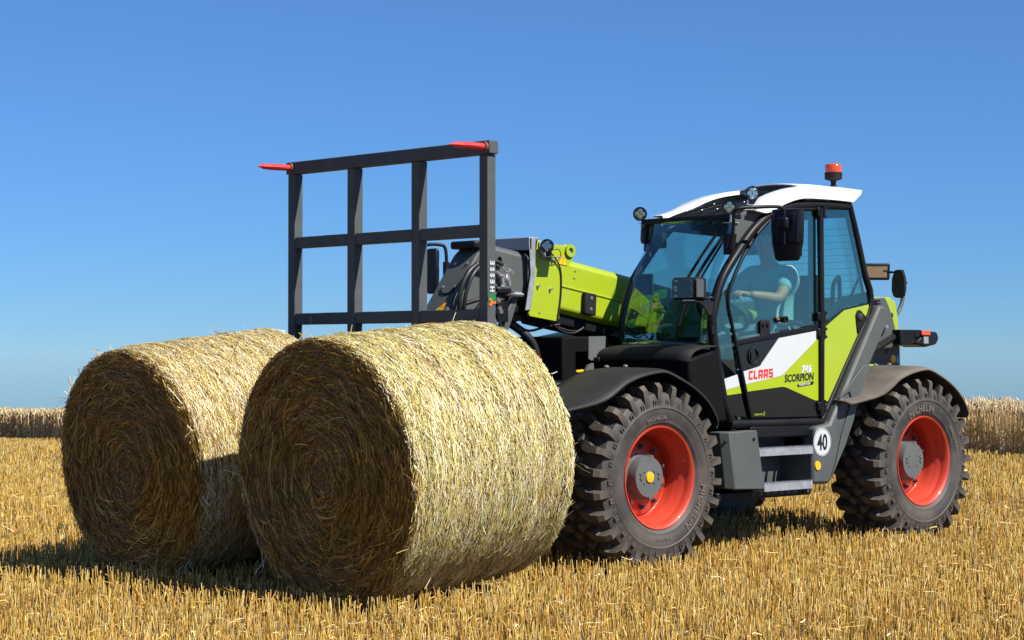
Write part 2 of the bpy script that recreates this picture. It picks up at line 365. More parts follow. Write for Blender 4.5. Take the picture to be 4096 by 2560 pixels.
# loose straw lying on and between the stubble
parts = []
for (d0, d1, dens, mg, w) in ((8.5, 13, 190, .8, .0042), (13, 20, 70, 1.0, .0055), (20, 50, 12, 1.5, .010)):
    u, d = scatter(d0, d1, dens, mg); xy = to_xy(u, d); xy = xy[~in_tyre(xy)]; n = len(xy); z = gz_xy(xy)
    hz = np.where(rng.random(n) < 0.55, rng.random(n) * 0.04 + 0.006, 0.05 + rng.random(n) * 0.085)
    an = rng.random(n) * 6.283; ti = rng.normal(0, 0.22, n)
    T = np.stack([np.cos(an) * np.cos(ti), np.sin(an) * np.cos(ti), np.sin(ti)], 1)
    Wd = unit(np.cross(T, unit(rng.normal(0, 1, (n, 3)) + np.array([0, 0, 1.0]))))
    L = 0.04 + 0.12 * rng.random(n) ** 2.2; b = np.stack([rng.normal(0, .01, n), rng.normal(0, .01, n), rng.normal(-.006, .01, n)], 1)
    V, F, nv = strips(np.concatenate([xy, (z + hz)[:, None]], 1), T, Wd, L, w * (0.6 + 0.8 * rng.random(n)), b, 2)
    parts.append((V, F, np.repeat(palette(n, STUB + [(0.80, 0.68, 0.40)], 0.15), nv, 0)))
tag(link('loose_straw', np_mesh('loose_straw', *merge(parts)), 'straw', smooth=0), 'loose broken straw lying across the stubble', 'straw', kind='stuff')

# ------------------------------------------------------------------ standing wheat
def wheat():
    n = 112000
    u = -42 + 55 * rng.random(n); back = rng.random(n) ** 2.5 * 6.5
    back *= (0.35 + 0.65 * sst((u + 17) / 20)) * 1.3; back += 2.0 * rng.random(n) * (u < -17)
    d = edge_d(u) + back + 0.25 * np.sin(u * 2.3) * 0.6 + rng.normal(0, .1, n)
    vis = (u < d * 0.256 + 6) & (u > -d * 0.36 - 5) & ((u > -14.5) | (rng.random(n) < np.where(u > -22, .5, .28))); u, d, back = u[vis], d[vis], back[vis]; n = len(u)
    xy = to_xy(u, d); z = gz_xy(xy); far = np.clip(d / 27, 1, np.where(u < -20, 3.4, 2))
    h = 0.695 - 0.08 * sst((u + 2) / 9) + rng.normal(0, 0.04, n); stray = rng.random(n) < 0.02; h[stray] += 0.05
    le = rng.normal(0, .05, (n, 2))
    base = np.concatenate([xy, z[:, None]], 1); top = base + np.stack([le[:, 0] * h, le[:, 1] * h, h], 1)
    # stem: one ribbon facing anywhere
    short = rng.random(n) < 0.38; top[short] = base[short] + (top[short] - base[short]) * (.55 + .4 * rng.random(short.sum()))[:, None]
    T = top - base; C = (top + base) / 2; Wd = unit(np.cross(T, rng.normal(0, 1, (n, 3)))); wd = (.006 + .005 * rng.random(n)) * far
    V1, F1, nv1 = strips(C, T, Wd, np.ones(n), wd, None, 2)
    c = palette(n, [(0.66, 0.49, 0.24), (0.71, 0.54, 0.27), (0.58, 0.41, 0.17), (0.74, 0.60, 0.34)], .14)
    c1 = np.repeat(c[:, None], nv1, 1); c1[:, 0:2] *= 0.95
    out = [(V1, F1, c1.reshape(-1, 3))]
    # leaves, hanging and dry
    m = int(n * 1.25); k = rng.integers(0, n, m); t = 0.25 + 0.6 * rng.random(m); P = base[k] + T[k] * t[:, None]
    an = rng.random(m) * 6.283; dz = rng.normal(-0.7, .5, m); Tl = unit(np.stack([np.cos(an), np.sin(an), dz], 1))
    Wl = unit(np.cross(Tl, rng.normal(0, 1, (m, 3)))); Ll = 0.08 + .12 * rng.random(m)
    V2, F2, nv2 = strips(P + Tl * (Ll / 2)[:, None], Tl, Wl, Ll, (.006 + .006 * rng.random(m)) * far[k], np.stack([np.zeros(m), np.zeros(m), -0.03 * rng.random(m)], 1), 2)
    out.append((V2, F2, np.repeat(palette(m, [(0.55, 0.41, 0.18), (0.45, 0.30, 0.11), (0.63, 0.50, 0.26)], .15), nv2, 0)))
    # ears: bent spindles, nodding
    ke = ~short; top = top[ke]; far = far[ke]; n = len(top)
    an = rng.random(n) * 6.283; nod = 0.3 + 1.5 * rng.random(n); rows = []
    hd = np.stack([np.cos(an), np.sin(an)], 1); p = top.copy(); Le = (.085 + .03 * rng.random(n)); segs = 2
    dirs = []
    for s in range(segs + 1):
        a_ = nod * (s / segs) ** 1.0 * 1.3; dv = np.concatenate([hd * np.sin(a_)[:, None], np.cos(a_)[:, None]], 1); dirs.append(dv)
        side = np.stack([-hd[:, 1], hd[:, 0], np.zeros(n)], 1); nrm = np.cross(dv, side)
        rr = (np.array([.006, .0095, .003])[s]) * far
        for q in range(3):
            aa = q * math.pi * 2 / 3; rows.append(p + side * (math.cos(aa) * rr)[:, None] + nrm * (math.sin(aa) * rr)[:, None])
        p = p + dv * (Le / segs)[:, None]
    V3 = np.stack(rows, 1).reshape(-1, 3); b = np.arange(n)[:, None] * (3 * (segs + 1)); Fs = []
    for s in range(segs):
        for q in range(3): Fs.append(b + np.array([3 * s + q, 3 * s + (q + 1) % 3, 3 * s + 3 + (q + 1) % 3, 3 * s + 3 + q]))
    F3 = np.stack(Fs, 1).reshape(-1, 4)
    out.append((V3, F3, np.repeat(palette(n, [(0.60, 0.47, 0.27), (0.68, 0.55, 0.34), (0.52, 0.39, 0.20)], .13), 3 * (segs + 1), 0)))
    return merge(out)
tag(link('wheat_field', np_mesh('wheat_field', *wheat()), 'wheat', smooth=0), 'uncut ripe wheat standing along the far edge of the stubble', 'wheat', kind='stuff')

# ------------------------------------------------------------------ round bales
SIDE1 = [(0.72, 0.57, 0.27), (0.80, 0.68, 0.42), (0.64, 0.47, 0.17), (0.60, 0.51, 0.17), (0.84, 0.76, 0.56), (0.46, 0.30, 0.085), (0.36, 0.22, 0.06)]
SIDE2 = [(0.70, 0.58, 0.25), (0.80, 0.69, 0.40), (0.60, 0.53, 0.15), (0.66, 0.51, 0.20), (0.86, 0.79, 0.61), (0.46, 0.32, 0.09), (0.50, 0.46, 0.11), (0.82, 0.74, 0.52), (0.36, 0.23, 0.06)]
ENDC = [(0.40, 0.22, 0.034), (0.48, 0.285, 0.05), (0.27, 0.138, 0.020), (0.60, 0.40, 0.10), (0.34, 0.19, 0.028), (0.18, 0.085, 0.013)]  # weathered orange straw, darkened further: shade on the ends put into the colour
def bale(loc, yaw, tilt, Rb, Lb, pal, label, seed):
    g = np.random.default_rng(seed)
    root = empty('straw_bale', loc); root.rotation_euler = (0, R(tilt), R(yaw))
    tag(root, label, 'bale', 'round straw bales lying in front of the lifting frame')
    hx = Lb / 2; rd = 0.055
    ph = g.random(8) * 6.283
    def rad(th, x):   # slightly lumpy roll
        return Rb * (1 + 0.004 * np.sin(2 * th + ph[0]) + 0.004 * np.sin(3 * th + ph[1]) + 0.003 * np.sin(7 * th + 5 * x + ph[2])) + 0.004 * np.sin(x * 19 + ph[3]) + 0.003 * np.sin(x * 41 + ph[4] + 2 * th)
    prof = [(-hx, 0.001), (-hx + .004, Rb * .5), (-hx, Rb - rd)] + [(-hx + rd - rd * math.cos(t), Rb - rd + rd * math.sin(t)) for t in np.linspace(.3, 1.57, 5)]
    prof = prof + [(-x, r) for x, r in prof[::-1]]
    mb = MB(); mb.lathe([(x, max(r - .008, .001)) for x, r in prof], (0, 0, 0), (1, 0, 0), 96); core = mb.build('core', 'bale_core', root, smooth=50)
    # --- wound straw on the rolled side
    def side(n, lay, sc=1.0):
        th = g.random(n) * 2 * math.pi; x = (g.random(n) * 2 - 1) * (hx - .004); dev = g.normal(0, .33, n); L = (.025 + .10 * g.random(n) ** 1.8) * sc
        edge = np.clip((np.abs(x) - (hx - rd)) / rd, 0, 1); dr = -rd * (1 - np.sqrt(np.clip(1 - edge * edge, 0, 1)))
        r = rad(th, x) + dr + lay[0] + (lay[1] - lay[0]) * g.random(n)
        rows = []; wd = (.0018 + .0026 * g.random(n) ** 1.6) * sc
        roll = g.normal(0, .45, n)
        for s in (-.5, 0., .5):
            t_ = th + np.cos(dev) * L * s / Rb; xx = x + np.sin(dev) * L * s; xx = np.clip(xx, -hx - .01, hx + .01)
            rr = r + g.normal(0, .0018, n)
            er = np.stack([np.zeros(n), np.cos(t_), np.sin(t_)], 1); et = np.stack([np.zeros(n), -np.sin(t_), np.cos(t_)], 1); ex = np.array([1., 0, 0])
            w = et * (-np.sin(dev))[:, None] + ex * np.cos(dev)[:, None]; w = w * np.cos(roll)[:, None] + er * np.sin(roll)[:, None]
            p = er * rr[:, None] + ex * xx[:, None]; rows += [p - w * (wd / 2)[:, None], p + w * (wd / 2)[:, None]]
        V = np.stack(rows, 1); b = np.arange(n)[:, None] * 6
        F = np.stack([b + np.array([2 * i, 2 * i + 1, 2 * i + 3, 2 * i + 2]) for i in range(2)], 1).reshape(-1, 4)
        c = np.array(pal)[g.integers(0, len(pal), n)] * (1 + g.normal(0, .13, (n, 1)))
        band = 1 + .10 * np.sin(x * 33 + ph[5]) * np.sin(x * 13 + ph[6]); c = c * band[:, None] * 1.09; gb = np.clip(.5 + .9 * np.sin(x * 21 + ph[6]) * np.sin(x * 8.3 + ph[5] + .3 * np.sin(th * 2)), 0, 1)[:, None]; c = c * (1 - gb * np.array([.06, .0, .20]) * .55)
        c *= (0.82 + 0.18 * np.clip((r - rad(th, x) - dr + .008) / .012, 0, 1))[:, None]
        return V.reshape(-1, 3), F, np.repeat(np.clip(c, .01, .88), 6, 0)
    tag(link('wound_straw', np_mesh('wound_straw', *merge([side(46000, (-.008, .001)), side(26000, (0, .005)), side(900, (.002, .006), 1.4)])), 'straw', root, smooth=0), kind='stuff')
    # --- spiral of straw on each flat end
    def end(n, sgn, sc=1.0, light=1.0):
        rr = Rb * 0.985 * np.sqrt(g.random(n)); th = g.random(n) * 6.283; L = (.03 + .13 * g.random(n) ** 1.5) * np.clip(rr / .25, .35, 1)
        L = L * (.6 + .4 * sc); dev = g.normal(0, .30 + .1 * sc * (sc > 1), n) + (rr < .07) * g.normal(0, 1.2, n); stick = np.abs(g.normal(0, .045, n)); stick[g.random(n) < .05] += .25 * g.random((1,))
        off = g.random(n) * .014 - .010 + .006 * np.sin(rr * 55 + ph[7]) * (rr > .05); off = off + (.004 if sc > 1 else 0); wd = (.0022 + .0036 * g.random(n) ** 1.6) * sc; roll = g.normal(0, .6, n); rows = []
        edge = np.clip((rr - (Rb - rd)) / rd, 0, 1); back = rd * (1 - np.sqrt(np.clip(1 - edge * edge, 0, 1))); ex = np.array([sgn, 0, 0.])
        for s in (-.5, -.17, .17, .5):
            t_ = th + np.cos(dev) * L * s / np.maximum(rr, .04); q = np.clip(rr + np.sin(dev) * L * s, .002, Rb * .997)
            er = np.stack([np.zeros(n), np.cos(t_), np.sin(t_)], 1); et = np.stack([np.zeros(n), -np.sin(t_), np.cos(t_)], 1)
            w = er * np.cos(dev)[:, None] - et * np.sin(dev)[:, None]; w = w * np.cos(roll)[:, None] + ex * np.sin(roll)[:, None]
            p = er * q[:, None] + ex * (hx - back + off + stick * L * (s + .5) * 1.0)[:, None]
            rows += [p - w * (wd / 2)[:, None], p + w * (wd / 2)[:, None]]
        V = np.stack(rows, 1); b = np.arange(n)[:, None] * 8
        F = np.stack([b + np.array([2 * i, 2 * i + 1, 2 * i + 3, 2 * i + 2]) for i in range(3)], 1).reshape(-1, 4)
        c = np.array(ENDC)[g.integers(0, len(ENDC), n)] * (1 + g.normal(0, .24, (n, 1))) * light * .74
        return V.reshape(-1, 3), F, np.repeat(np.clip(c, .01, .8), 8, 0)
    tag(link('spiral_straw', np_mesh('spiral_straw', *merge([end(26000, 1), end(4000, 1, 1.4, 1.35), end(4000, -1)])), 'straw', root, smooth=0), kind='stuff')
    # --- stray stalks that poke out
    n = 300; th = g.random(n) * 6.283; x = (g.random(n) * 2 - 1) * hx; x[:160] = hx * (1 - .04 * g.random(160)) * np.where(g.random(160) < .8, 1, -1)
    er = np.stack([np.zeros(n), np.cos(th), np.sin(th)], 1); et = np.stack([np.zeros(n), -np.sin(th), np.cos(th)], 1)
    T = unit(er * (.15 + .75 * g.random(n) ** 2)[:, None] + et * g.normal(0, 1, (n, 1)) + np.array([1., 0, 0]) * g.normal(0, .6, (n, 1))); L = .04 + .11 * g.random(n) ** 2; L[200:207] = .12 + .10 * g.random(7)
    P = er * (Rb - .01) + np.array([1., 0, 0]) * x[:, None] + T * (L / 2)[:, None]
    W = unit(np.cross(T, g.normal(0, 1, (n, 3))))
    Vv, Fv, nv = strips(P, T, W, L, .0025 + .003 * g.random(n), g.normal(0, .006, (n, 3)), 2)
    c = np.array(pal)[g.integers(0, len(pal), n)] * (1 + g.normal(0, .15, (n, 1)))
    tag(link('stray_straw', np_mesh('stray_straw', Vv, Fv, np.repeat(np.clip(c, .01, .85), nv, 0)), 'straw', root, smooth=0), kind='stuff')
    # --- net wrap threads
    Vn, Fn, o = [], [], 0; ts = np.linspace(0, 2 * math.pi, 97)
    for xk in np.arange(-hx + .03, hx - .02, .05):
        w = .0007; zz = xk + .004 * np.sin(ts * 3 + xk * 60); rr = rad(ts, xk) + .004 + .002 * np.sin(ts * 23 + xk * 9)
        for k in range(97): Vn += [(zz[k] - w, rr[k] * math.cos(ts[k]), rr[k] * math.sin(ts[k])), (zz[k] + w, rr[k] * math.cos(ts[k]), rr[k] * math.sin(ts[k]))]
        Fn += [(o + 2 * k, o + 2 * k + 1, o + 2 * k + 3, o + 2 * k + 2) for k in range(96)]; o += 194
    tag(link('net_wrap', np_mesh('net_wrap', np.array(Vn), np.array(Fn), np.tile([[.75, .74, .72]], (len(Vn), 1))), 'straw', root, smooth=0), kind='stuff')
    return root
bale((1.83, 0.755, 0.737 + GZ), 1.5, 4.8, 0.800, 1.29, SIDE2, 'round straw bale standing clear on the open side, beside the front wheel', 11)
bale((2.037, -1.030, 0.722 + GZ), 2.5, 6.6, 0.764, 1.22, SIDE1, 'round straw bale partly behind the other, with a shadow across its rolled side', 23)

# ------------------------------------------------------------------ lifting frame (bale grab)
FX0, FX1 = 1.082, 1.152
frame = empty('bale_frame', (FX0, -0.24, 1.0 + GZ))
tag(frame, 'dark grey steel lattice frame with red spikes, carried behind the bales', 'bale frame')
def fb(name, y0, y1, z0, z1, x0=FX0, x1=FX1, m='frame_grey', bev=.006):
    MBo = MB().box((x0 - FX0, y0 + .24, z0 - 1.0), (x1 - FX0, y1 + .24, z1 - 1.0)); return MBo.build(name, m, frame, bevel=bev)
fb('top_bar', -1.322, .772, 2.638, 2.722, FX0 - .004, FX1 + .004)
for y0, y1 in ((-1.304, -1.224), (-.646, -.562), (.018, .100), (.672, .752)):
    fb('post', y0, y1, .32, 2.636)
for y0, y1 in ((-1.222, -.648), (-.560, .016), (.102, .670)):
    fb('crossbar', y0, y1, 2.118, 2.196, FX0 + .003, FX1 - .003); fb('crossbar', y0, y1, 1.586, 1.666, FX0 + .003, FX1 - .003)
    fb('crossbar', y0, y1, .46, .56, FX0 + .003, FX1 - .003)
fb('carriage_bracket', -.42, -.36, .55, 1.55, FX0 - .10, FX0 - .003); fb('carriage_bracket', -.06, 0.0, .55, 1.55, FX0 - .10, FX0 - .003)
def spike(y, z, L, name='spike'):
    rows = []; n = 12
    for t, r in ((-.02, .021), (.0, .021), (.05, .0215), (.10, .0225), (L * .55, .022), (L * .82, .019), (L - .05, .015), (L, .001)):
        rows.append([(FX1 + t - FX0, y + .24 + r * math.cos(a) * (1 - .25 * (abs(math.sin(2 * a)) > .6) * (t > .08)), z - 1.0 + r * math.sin(a) - t * .02) for a in np.linspace(0, 2 * math.pi, n + 1)])
    o = MB().grid(rows).build(name, 'spike', frame, smooth=50)
    MB().lathe([(0, .021), (0, .031), (.022, .031), (.022, .021)], (FX1 - FX0 + .001, y + .24, z - 1.0), (1, 0, 0), 20).build('collar', 'rust', o)
spike(-1.262, 2.682, .30); spike(.735, 2.682, .31)
for y in (-1.26, -.6, .06, .72): spike(y, .40, .95, 'tine')
# lettering and mark on the side of the post
def post_side(me, name, m): return link(name, me, m, frame, smooth=0, loc=(-FX0, .24, -1.0))
yS = .752 + .0025
mt = Matrix(((0, 1, 0, 1.098), (0, 0, 1, yS), (1, 0, 0, 1.772), (0, 0, 0, 1)))
post_side(text_mesh('HESSE', .050, mt, bold=.0022, spacing=1.62), 'lettering', 'decal_white')
post_side(MB().add([(1.150, yS, 1.716), (1.084, yS, 1.716), (1.084, yS, 1.757), (1.150, yS, 1.757)], [(0, 1, 2, 3)]).mesh('logo_patch'), 'logo_patch', 'logo_green')
y2 = yS + .002
sp = [(1.084, 1.700), (1.084, 1.712), (1.112, 1.712), (1.124, 1.731), (1.136, 1.734), (1.144, 1.724), (1.133, 1.722), (1.128, 1.712), (1.132, 1.700), (1.145, 1.697), (1.138, 1.684), (1.124, 1.684), (1.114, 1.700)]
post_side(MB().add([(x, y2, z) for x, z in sp], [tuple(range(len(sp)))]).mesh('spanner_mark'), 'spanner_mark', 'orange')

# ------------------------------------------------------------------ telehandler
tele = empty('telehandler', (0, 0, GZ))
tag(tele, 'lime green and grey telescopic handler with glazed cab and red wheel rims', 'telehandler')
YL, YR = 1.06, 0.15
LW = 2.934
# ---- chassis
c = MB(); c.box((-3.45, -.36, .50), (.62, .36, .92)); c.build('chassis', 'black', tele, bevel=.02)
for x in (0, -LW):
    a = MB(); a.tube([(x, -.78, .58), (x, -.3, .58), (x, .3, .58), (x, .78, .58)], [.10, .13, .13, .10], 16)
    a.lathe([(-.2, .05), (-.16, .19), (.16, .19), (.2, .05)], (x, 0, .58), (1, 0, 0), 20); a.build('axle', 'black', tele)

# ---- wheels
HY = 0.22                      # tyre half width; local y=0 is the tyre centre plane, outer side is +y
def tyre_prof():
    return [(-.19, .335), (-.215, .36), (-.232, .43), (-.228, .50), (-.205, .546), (-.16, .563), (-.08, .570), (0, .572), (.08, .570), (.16, .563), (.205, .546),
            (.226, .505), (.2275, .468), (.2325, .462), (.2335, .452), (.2290, .446), (.231, .43), (.2275, .385), (.221, .372), (.2225, .362), (.215, .352), (.205, .338), (.19, .335)]
def lug_mesh(kind):
    mb = MB()
    if kind == 's':    # shoulder block: long hexagonal bar ending in a buttress down the sidewall
        def ring(y, r0, w, r1): return [(-w, y, r0), (w, y, r0), (w * .86, y, r1), (-w * .86, y, r1)]
        A = [[(-.004, .045, .54), (.004, .045, .54), (.004, .045, .621), (-.004, .045, .621)], ring(.076, .54, .036, .625), ring(.126, .54, .040, .625), ring(.148, .53, .028, .624),
             ring(.200, .51, .027, .617), ring(.230, .50, .023, .588), ring(.228, .46, .013, .485)]
        n = len(A); o = [p for r_ in A for p in r_]; fs = []
        for i in range(n - 1):
            for k in range(4): fs.append((4 * i + k, 4 * i + (k + 1) % 4, 4 * i + 4 + (k + 1) % 4, 4 * i + 4 + k))
        fs += [(3, 2, 1, 0), tuple(4 * (n - 1) + k for k in range(4))]
        skew = .35
        o = [(x + (y - .14) * skew * (1 if y < .15 else .3), y, z) for x, y, z in o]; mb.add(o, fs)
    else:
        hexa = [(.036 * math.cos(t), .030 + .034 * math.sin(t)) for t in np.linspace(0, 2 * math.pi, 7)[:-1]]
        v = [(x, y - .0, .54) for x, y in hexa] + [(x * .9, .03 + (y - .03) * .9, .624) for x, y in hexa]
        fs = [(5, 4, 3, 2, 1, 0), (6, 7, 8, 9, 10, 11)] + [(i, (i + 1) % 6, 6 + (i + 1) % 6, 6 + i) for i in range(6)]; mb.add(v, fs)
    me = mb.mesh('tread_block'); bm = bmesh.new(); bm.from_mesh(me); bmesh.ops.recalc_face_normals(bm, faces=bm.faces); bm.to_mesh(me); bm.free()
    me.materials.append(M['lug']); return me
LUGS, LUGC = lug_mesh('s'), lug_mesh('c')
RIMP = [(.19, .334), (.206, .338), (.212, .334), (.211, .326), (.202, .319), (.190, .308), (.165, .303), (.150, .300), (.142, .291), (.110, .287), (.100, .279), (.060, .272), (.020, .266), (.012, .262), (.010, .254), (.022, .250), (.034, .240), (.036, .10)]
RIMI = [(-.02, .10), (-.03, .2), (-.03, .262), (-.19, .300), (-.20, .334)]
def arc_text(t, rad, ang0, size, parent, sgn=1, name='lettering', y=.2335, space=.92, bold=0.002, flip=False):
    # letters along the sidewall; ang measured clockwise from the top as seen from outside; flip: feet point outwards
    a = ang0
    for ch in t:
        me = text_mesh(ch, size, Matrix.Identity(4), bold=bold)
        if len(me.vertices) == 0: a += size * .4 / rad; continue
        xs = [v.co.x for v in me.vertices]; w = max(xs) - min(xs); mid = (max(xs) + min(xs)) / 2
        adv = (w + size * .13) / rad; a2 = a + adv / 2
        # outside view looks towards -y: right on screen is -x
        for v in me.vertices:
            lx, ly = v.co.x - mid, v.co.y
            rr = rad + ly; th = a2 + lx / rad
            v.co = (-rr * math.sin(th), y, rr * math.cos(th))
        link(name, me, 'tyre_text', parent, smooth=0); a += adv
def wheel(x, ysgn, spin, detail, texts=()):
    w = MB()     # wheel centre: hub with round cover
    w.lathe([(-.10, .001), (-.10, .12), (.030, .155), (.044, .155), (.048, .140), (.108, .134), (.116, .130), (.117, .001)], (0, 0, 0), (0, 1, 0), 40)
    hub = w.build('wheel', 'hub_lit_grey', tele, smooth=40, loc=(x, ysgn * .945, .58))
    hub.rotation_euler = (0, 0, 0 if ysgn > 0 else math.pi)
    if ysgn > 0: hub['label'] = 'grey wheel hub with red rim and chunky block tread tyre'
    if detail:
        for a, r in ((100, .128), (-95, .128)):
            MB().tube([(r * math.cos(R(a)), .02, r * math.sin(R(a))), (r * math.cos(R(a)), .118, r * math.sin(R(a)))], .018, 12).build('hub_lug', 'hub_lit_grey', hub)
        for a in (35, 145, 215, 325):
            MB().lathe([(.117, .011), (.1205, .009), (.1215, .0002)], (.058 * math.cos(R(a)), 0, .066 * math.sin(R(a))), (0, 1, 0), 12).build('hub_dimple', 'hub_lit_grey', hub)
        for s in (-1, 1):
            sw = [(s * .085 + .010, .025), (s * .085 - .006, .010), (s * .085 + .006, -.006), (s * .085 - .010, -.024)]
            MB().tube([(a, .118, b) for a, b in smooth_path(sw, 4)], .0022, 6).build('hub_mark', 'black', hub)
        if x == 0: MB().lathe([(.117, .036), (.126, .034), (.129, .001)], (0, 0, 0), (0, 1, 0), 24).build('reflector', 'yellow', hub)
    MB().lathe(RIMP + RIMI, (0, 0, 0), (0, 1, 0), 72).build('rim', 'red', hub, smooth=50)
    MB().lathe(tyre_prof(), (0, 0, 0), (0, 1, 0), 104).build('tyre', 'rubber', hub, smooth=42)
    b0 = None
    for k in range(10):
        a = 2 * math.pi * k / 10 + .3; p = (.200 * math.cos(a), .036, .200 * math.sin(a))
        if not detail: break
        MB().lathe([(0, .018), (.012, .018), (.013, .013), (.032, .0125), (.034, .001)], p, (0, 1, 0), 6).build('wheel_bolt', 'bolt', hub, smooth=0)
    N = 26
    if detail:
        for k in range(N):
            for s in (1, -1):
                base = Matrix.Rotation(spin + 2 * math.pi * (k + (0 if s > 0 else .5)) / N, 4, 'Y') @ (Matrix.Identity(4) if s > 0 else Matrix.Rotation(math.pi, 4, 'Z'))
                for me, off in ((LUGS, 0), (LUGC, math.pi / N)):
                    o = bpy.data.objects.new('tread_block', me); col.objects.link(o); o.parent = hub; o.matrix_local = Matrix.Rotation(off * 1.0, 4, 'Y') @ base
        # little wear marks between the buttresses
        mb = MB()
        for k in range(N):
            m = Matrix.Rotation(spin + 2 * math.pi * (k + .5) / N, 4, 'Y')
            for (a, b) in (((-.014, .222, .500), (.014, .234, .508)), ((-.014, .226, .478), (-.007, .2345, .502)), ((.007, .226, .478), (.014, .2345, .502))): mb.box(a, b, m)
        mb.build('wear_marks', 'lug', hub, smooth=0, kind='stuff')
        for (t, rad_, a0, sz, bd) in texts: arc_text(t, rad_, R(a0), sz, hub, bold=bd)
    else:
        mb = MB()
        for k in range(N):
            for s in (1, -1):
                base = Matrix.Rotation(spin + 2 * math.pi * (k + (0 if s > 0 else .5)) / N, 4, 'Y') @ (Matrix.Identity(4) if s > 0 else Matrix.Rotation(math.pi, 4, 'Z'))
                for me, off in ((LUGS, 0), (LUGC, math.pi / N)):
                    m = Matrix.Rotation(off, 4, 'Y') @ base; mb.add([m @ v.co for v in me.vertices], [tuple(p.vertices) for p in me.polygons])
        mb.build('tread_blocks', 'lug', hub, smooth=0, kind='stuff')
    return hub
wheel(0, 1, .02, True, (('MICHELIN', .382, -22, .036, .0015), ('MICHELIN', .384, 98, .062, .0025), ('BIBLOAD', .392, 168, .030, .001)))
wheel(-LW, 1, .11, True, (('MICHELIN', .378, -32, .060, .0025), ('BIBLOAD', .388, 50, .042, .001)))
wheel(0, -1, .05, False); wheel(-LW, -1, .09, False)

# ---- mudguards
def fender(x0, m):
    outer = [(.974, .45), (.78, .475), (.58, .512), (.47, .56), (.37, .618), (.26, .655), (.164, .676), (.06, .690), (-.03, .688), (-.19, .631), (-.30, .580), (-.40, .516), (-.475, .445), (-.525, .372), (-.53, .34), (-.515, .315)]
    inner = [(.974, .475), (.80, .50), (.62, .555), (.47, .615), (.34, .668), (.22, .700), (.10, .712), (0, .712), (-.10, .705), (-.21, .668), (-.32, .612), (-.42, .540), (-.50, .462), (-.545, .382), (-.548, .345), (-.53, .315)]
    o_, i_ = smooth_path(outer, 3), smooth_path(inner, 3); rows = []
    for p, q in zip(o_, i_):
        rows.append([(x0 + q[0], .70, .58 + q[1] - .01), (x0 + q[0], .80, .58 + q[1]), (x0 + q[0], 1.0, .58 + q[1] - .002), (x0 + .7 * q[0] + .3 * p[0], 1.09, .58 + .75 * q[1] + .25 * p[1]),
                     (x0 + .35 * q[0] + .65 * p[0], 1.16, .58 + .4 * q[1] + .6 * p[1]), (x0 + p[0], 1.195, .58 + p[1]), (x0 + p[0] * .985, 1.200, .58 + p[1] - .012)])
    f = MB().grid(rows).build('mudguard', m, tele, smooth=60, solid=.008)
    for dx in (-.02, .16):
        MB().lathe([(0, .016), (.006, .016), (.012, .010), (.014, .001)], (x0 + dx, .83, 1.300 if dx < .1 else 1.297), (0, .1, 1), 10).build('bolt', 'steel', f)
    return f
fender(0, 'fender'); fender(-LW, 'fender_dusty')
# right hand mudguards, mirrored
for x0, m in ((0, 'fender'), (-LW, 'fender_dusty')):
    f = fender(x0, m); me = f.data
    for o in [f] + list(f.children):
        for v in o.data.vertices: v.co.y *= -1
        o.data.flip_normals()

# ---- cab structure
def prism(name, poly, y0, y1, m, parent=tele, bevel=.004, **k): return MB().prism(poly, y0, y1).build(name, m, parent, bevel=bevel, **k)
def tubepart(name, pts, r, m='black', parent=tele, n=6, seg=12, **k): return MB().tube(smooth_path(pts, n), r, seg).build(name, m, parent, smooth=50, **k)
APIL = [(-.86, .925), (-.79, 1.05), (-.745, 1.20), (-.70, 1.388), (-.668, 1.552), (-.678, 1.678), (-.766, 1.89), (-.935, 2.085), (-1.09, 2.235), (-1.26, 2.345), (-1.47, 2.418), (-1.76, 2.447), (-2.19, 2.462)]
tubepart('front_pillar', [(x, YL - .035, z) for x, z in APIL], .034)
tubepart('front_pillar', [(x - .02, YR + .03, z) for x, z in APIL], .032)
tubepart('rear_pillar', [(-2.19, YL - .03, 2.462), (-2.27, YL - .03, 2.26), (-2.36, YL - .03, 2.0), (-2.43, YL - .025, 1.74), (-2.15, YL - .03, 1.32), (-1.86, YL - .03, .915)], .026, n=5)
tubepart('rear_pillar', [(-2.19, YR + .03, 2.462), (-2.27, YR + .03, 2.26), (-2.36, YR + .03, 2.0), (-2.45, YR + .03, 1.50), (-2.45, YR + .03, .95)], .026)
tubepart('sill', [(-.84, YL - .03, .905), (-1.3, YL - .03, .90), (-1.86, YL - .03, .90)], .030)
tubepart('door_post', [(-1.822, YL - .008, .94), (-1.822, YL - .004, 1.7), (-1.815, YL - .008, 2.43)], .024)
prism('corner_plate', [(-.925, 2.325), (-.915, 2.16), (-.955, 2.11), (-1.10, 2.26), (-1.28, 2.37), (-1.16, 2.385), (-1.05, 2.372)], YL - .075, YL - .045, 'grey')
prism('corner_plate', [(-.95, 2.335), (-.93, 2.12), (-.99, 2.11), (-1.14, 2.29), (-1.05, 2.36)], YR - .0, YR + .02, 'black')
MB().box((-.985, YR - .02, 2.312), (-.925, YL - .04, 2.350)).build('header_bar', 'black', tele, bevel=.008)
# floor, rear wall, lower right wall, firewall
MB().box((-2.40, YR + .02, .93), (-.80, YL - .075, .97)).build('cab_floor', 'cab_trim', tele)
prism('cab_right_panel', [(-.74, .95), (-2.42, .95), (-2.44, 1.56), (-.68, 1.46)], YR, YR + .022, 'black')
prism('rear_cab_panel', [(YR + .03, .95), (YL - .06, .95), (YL - .06, 1.60), (YR + .03, 1.60)], -2.44, -2.42, 'cab_trim') if False else MB().box((-2.40, YR + .06, .95), (-2.375, YL - .10, 1.60)).build('rear_cab_panel', 'cab_trim', tele)
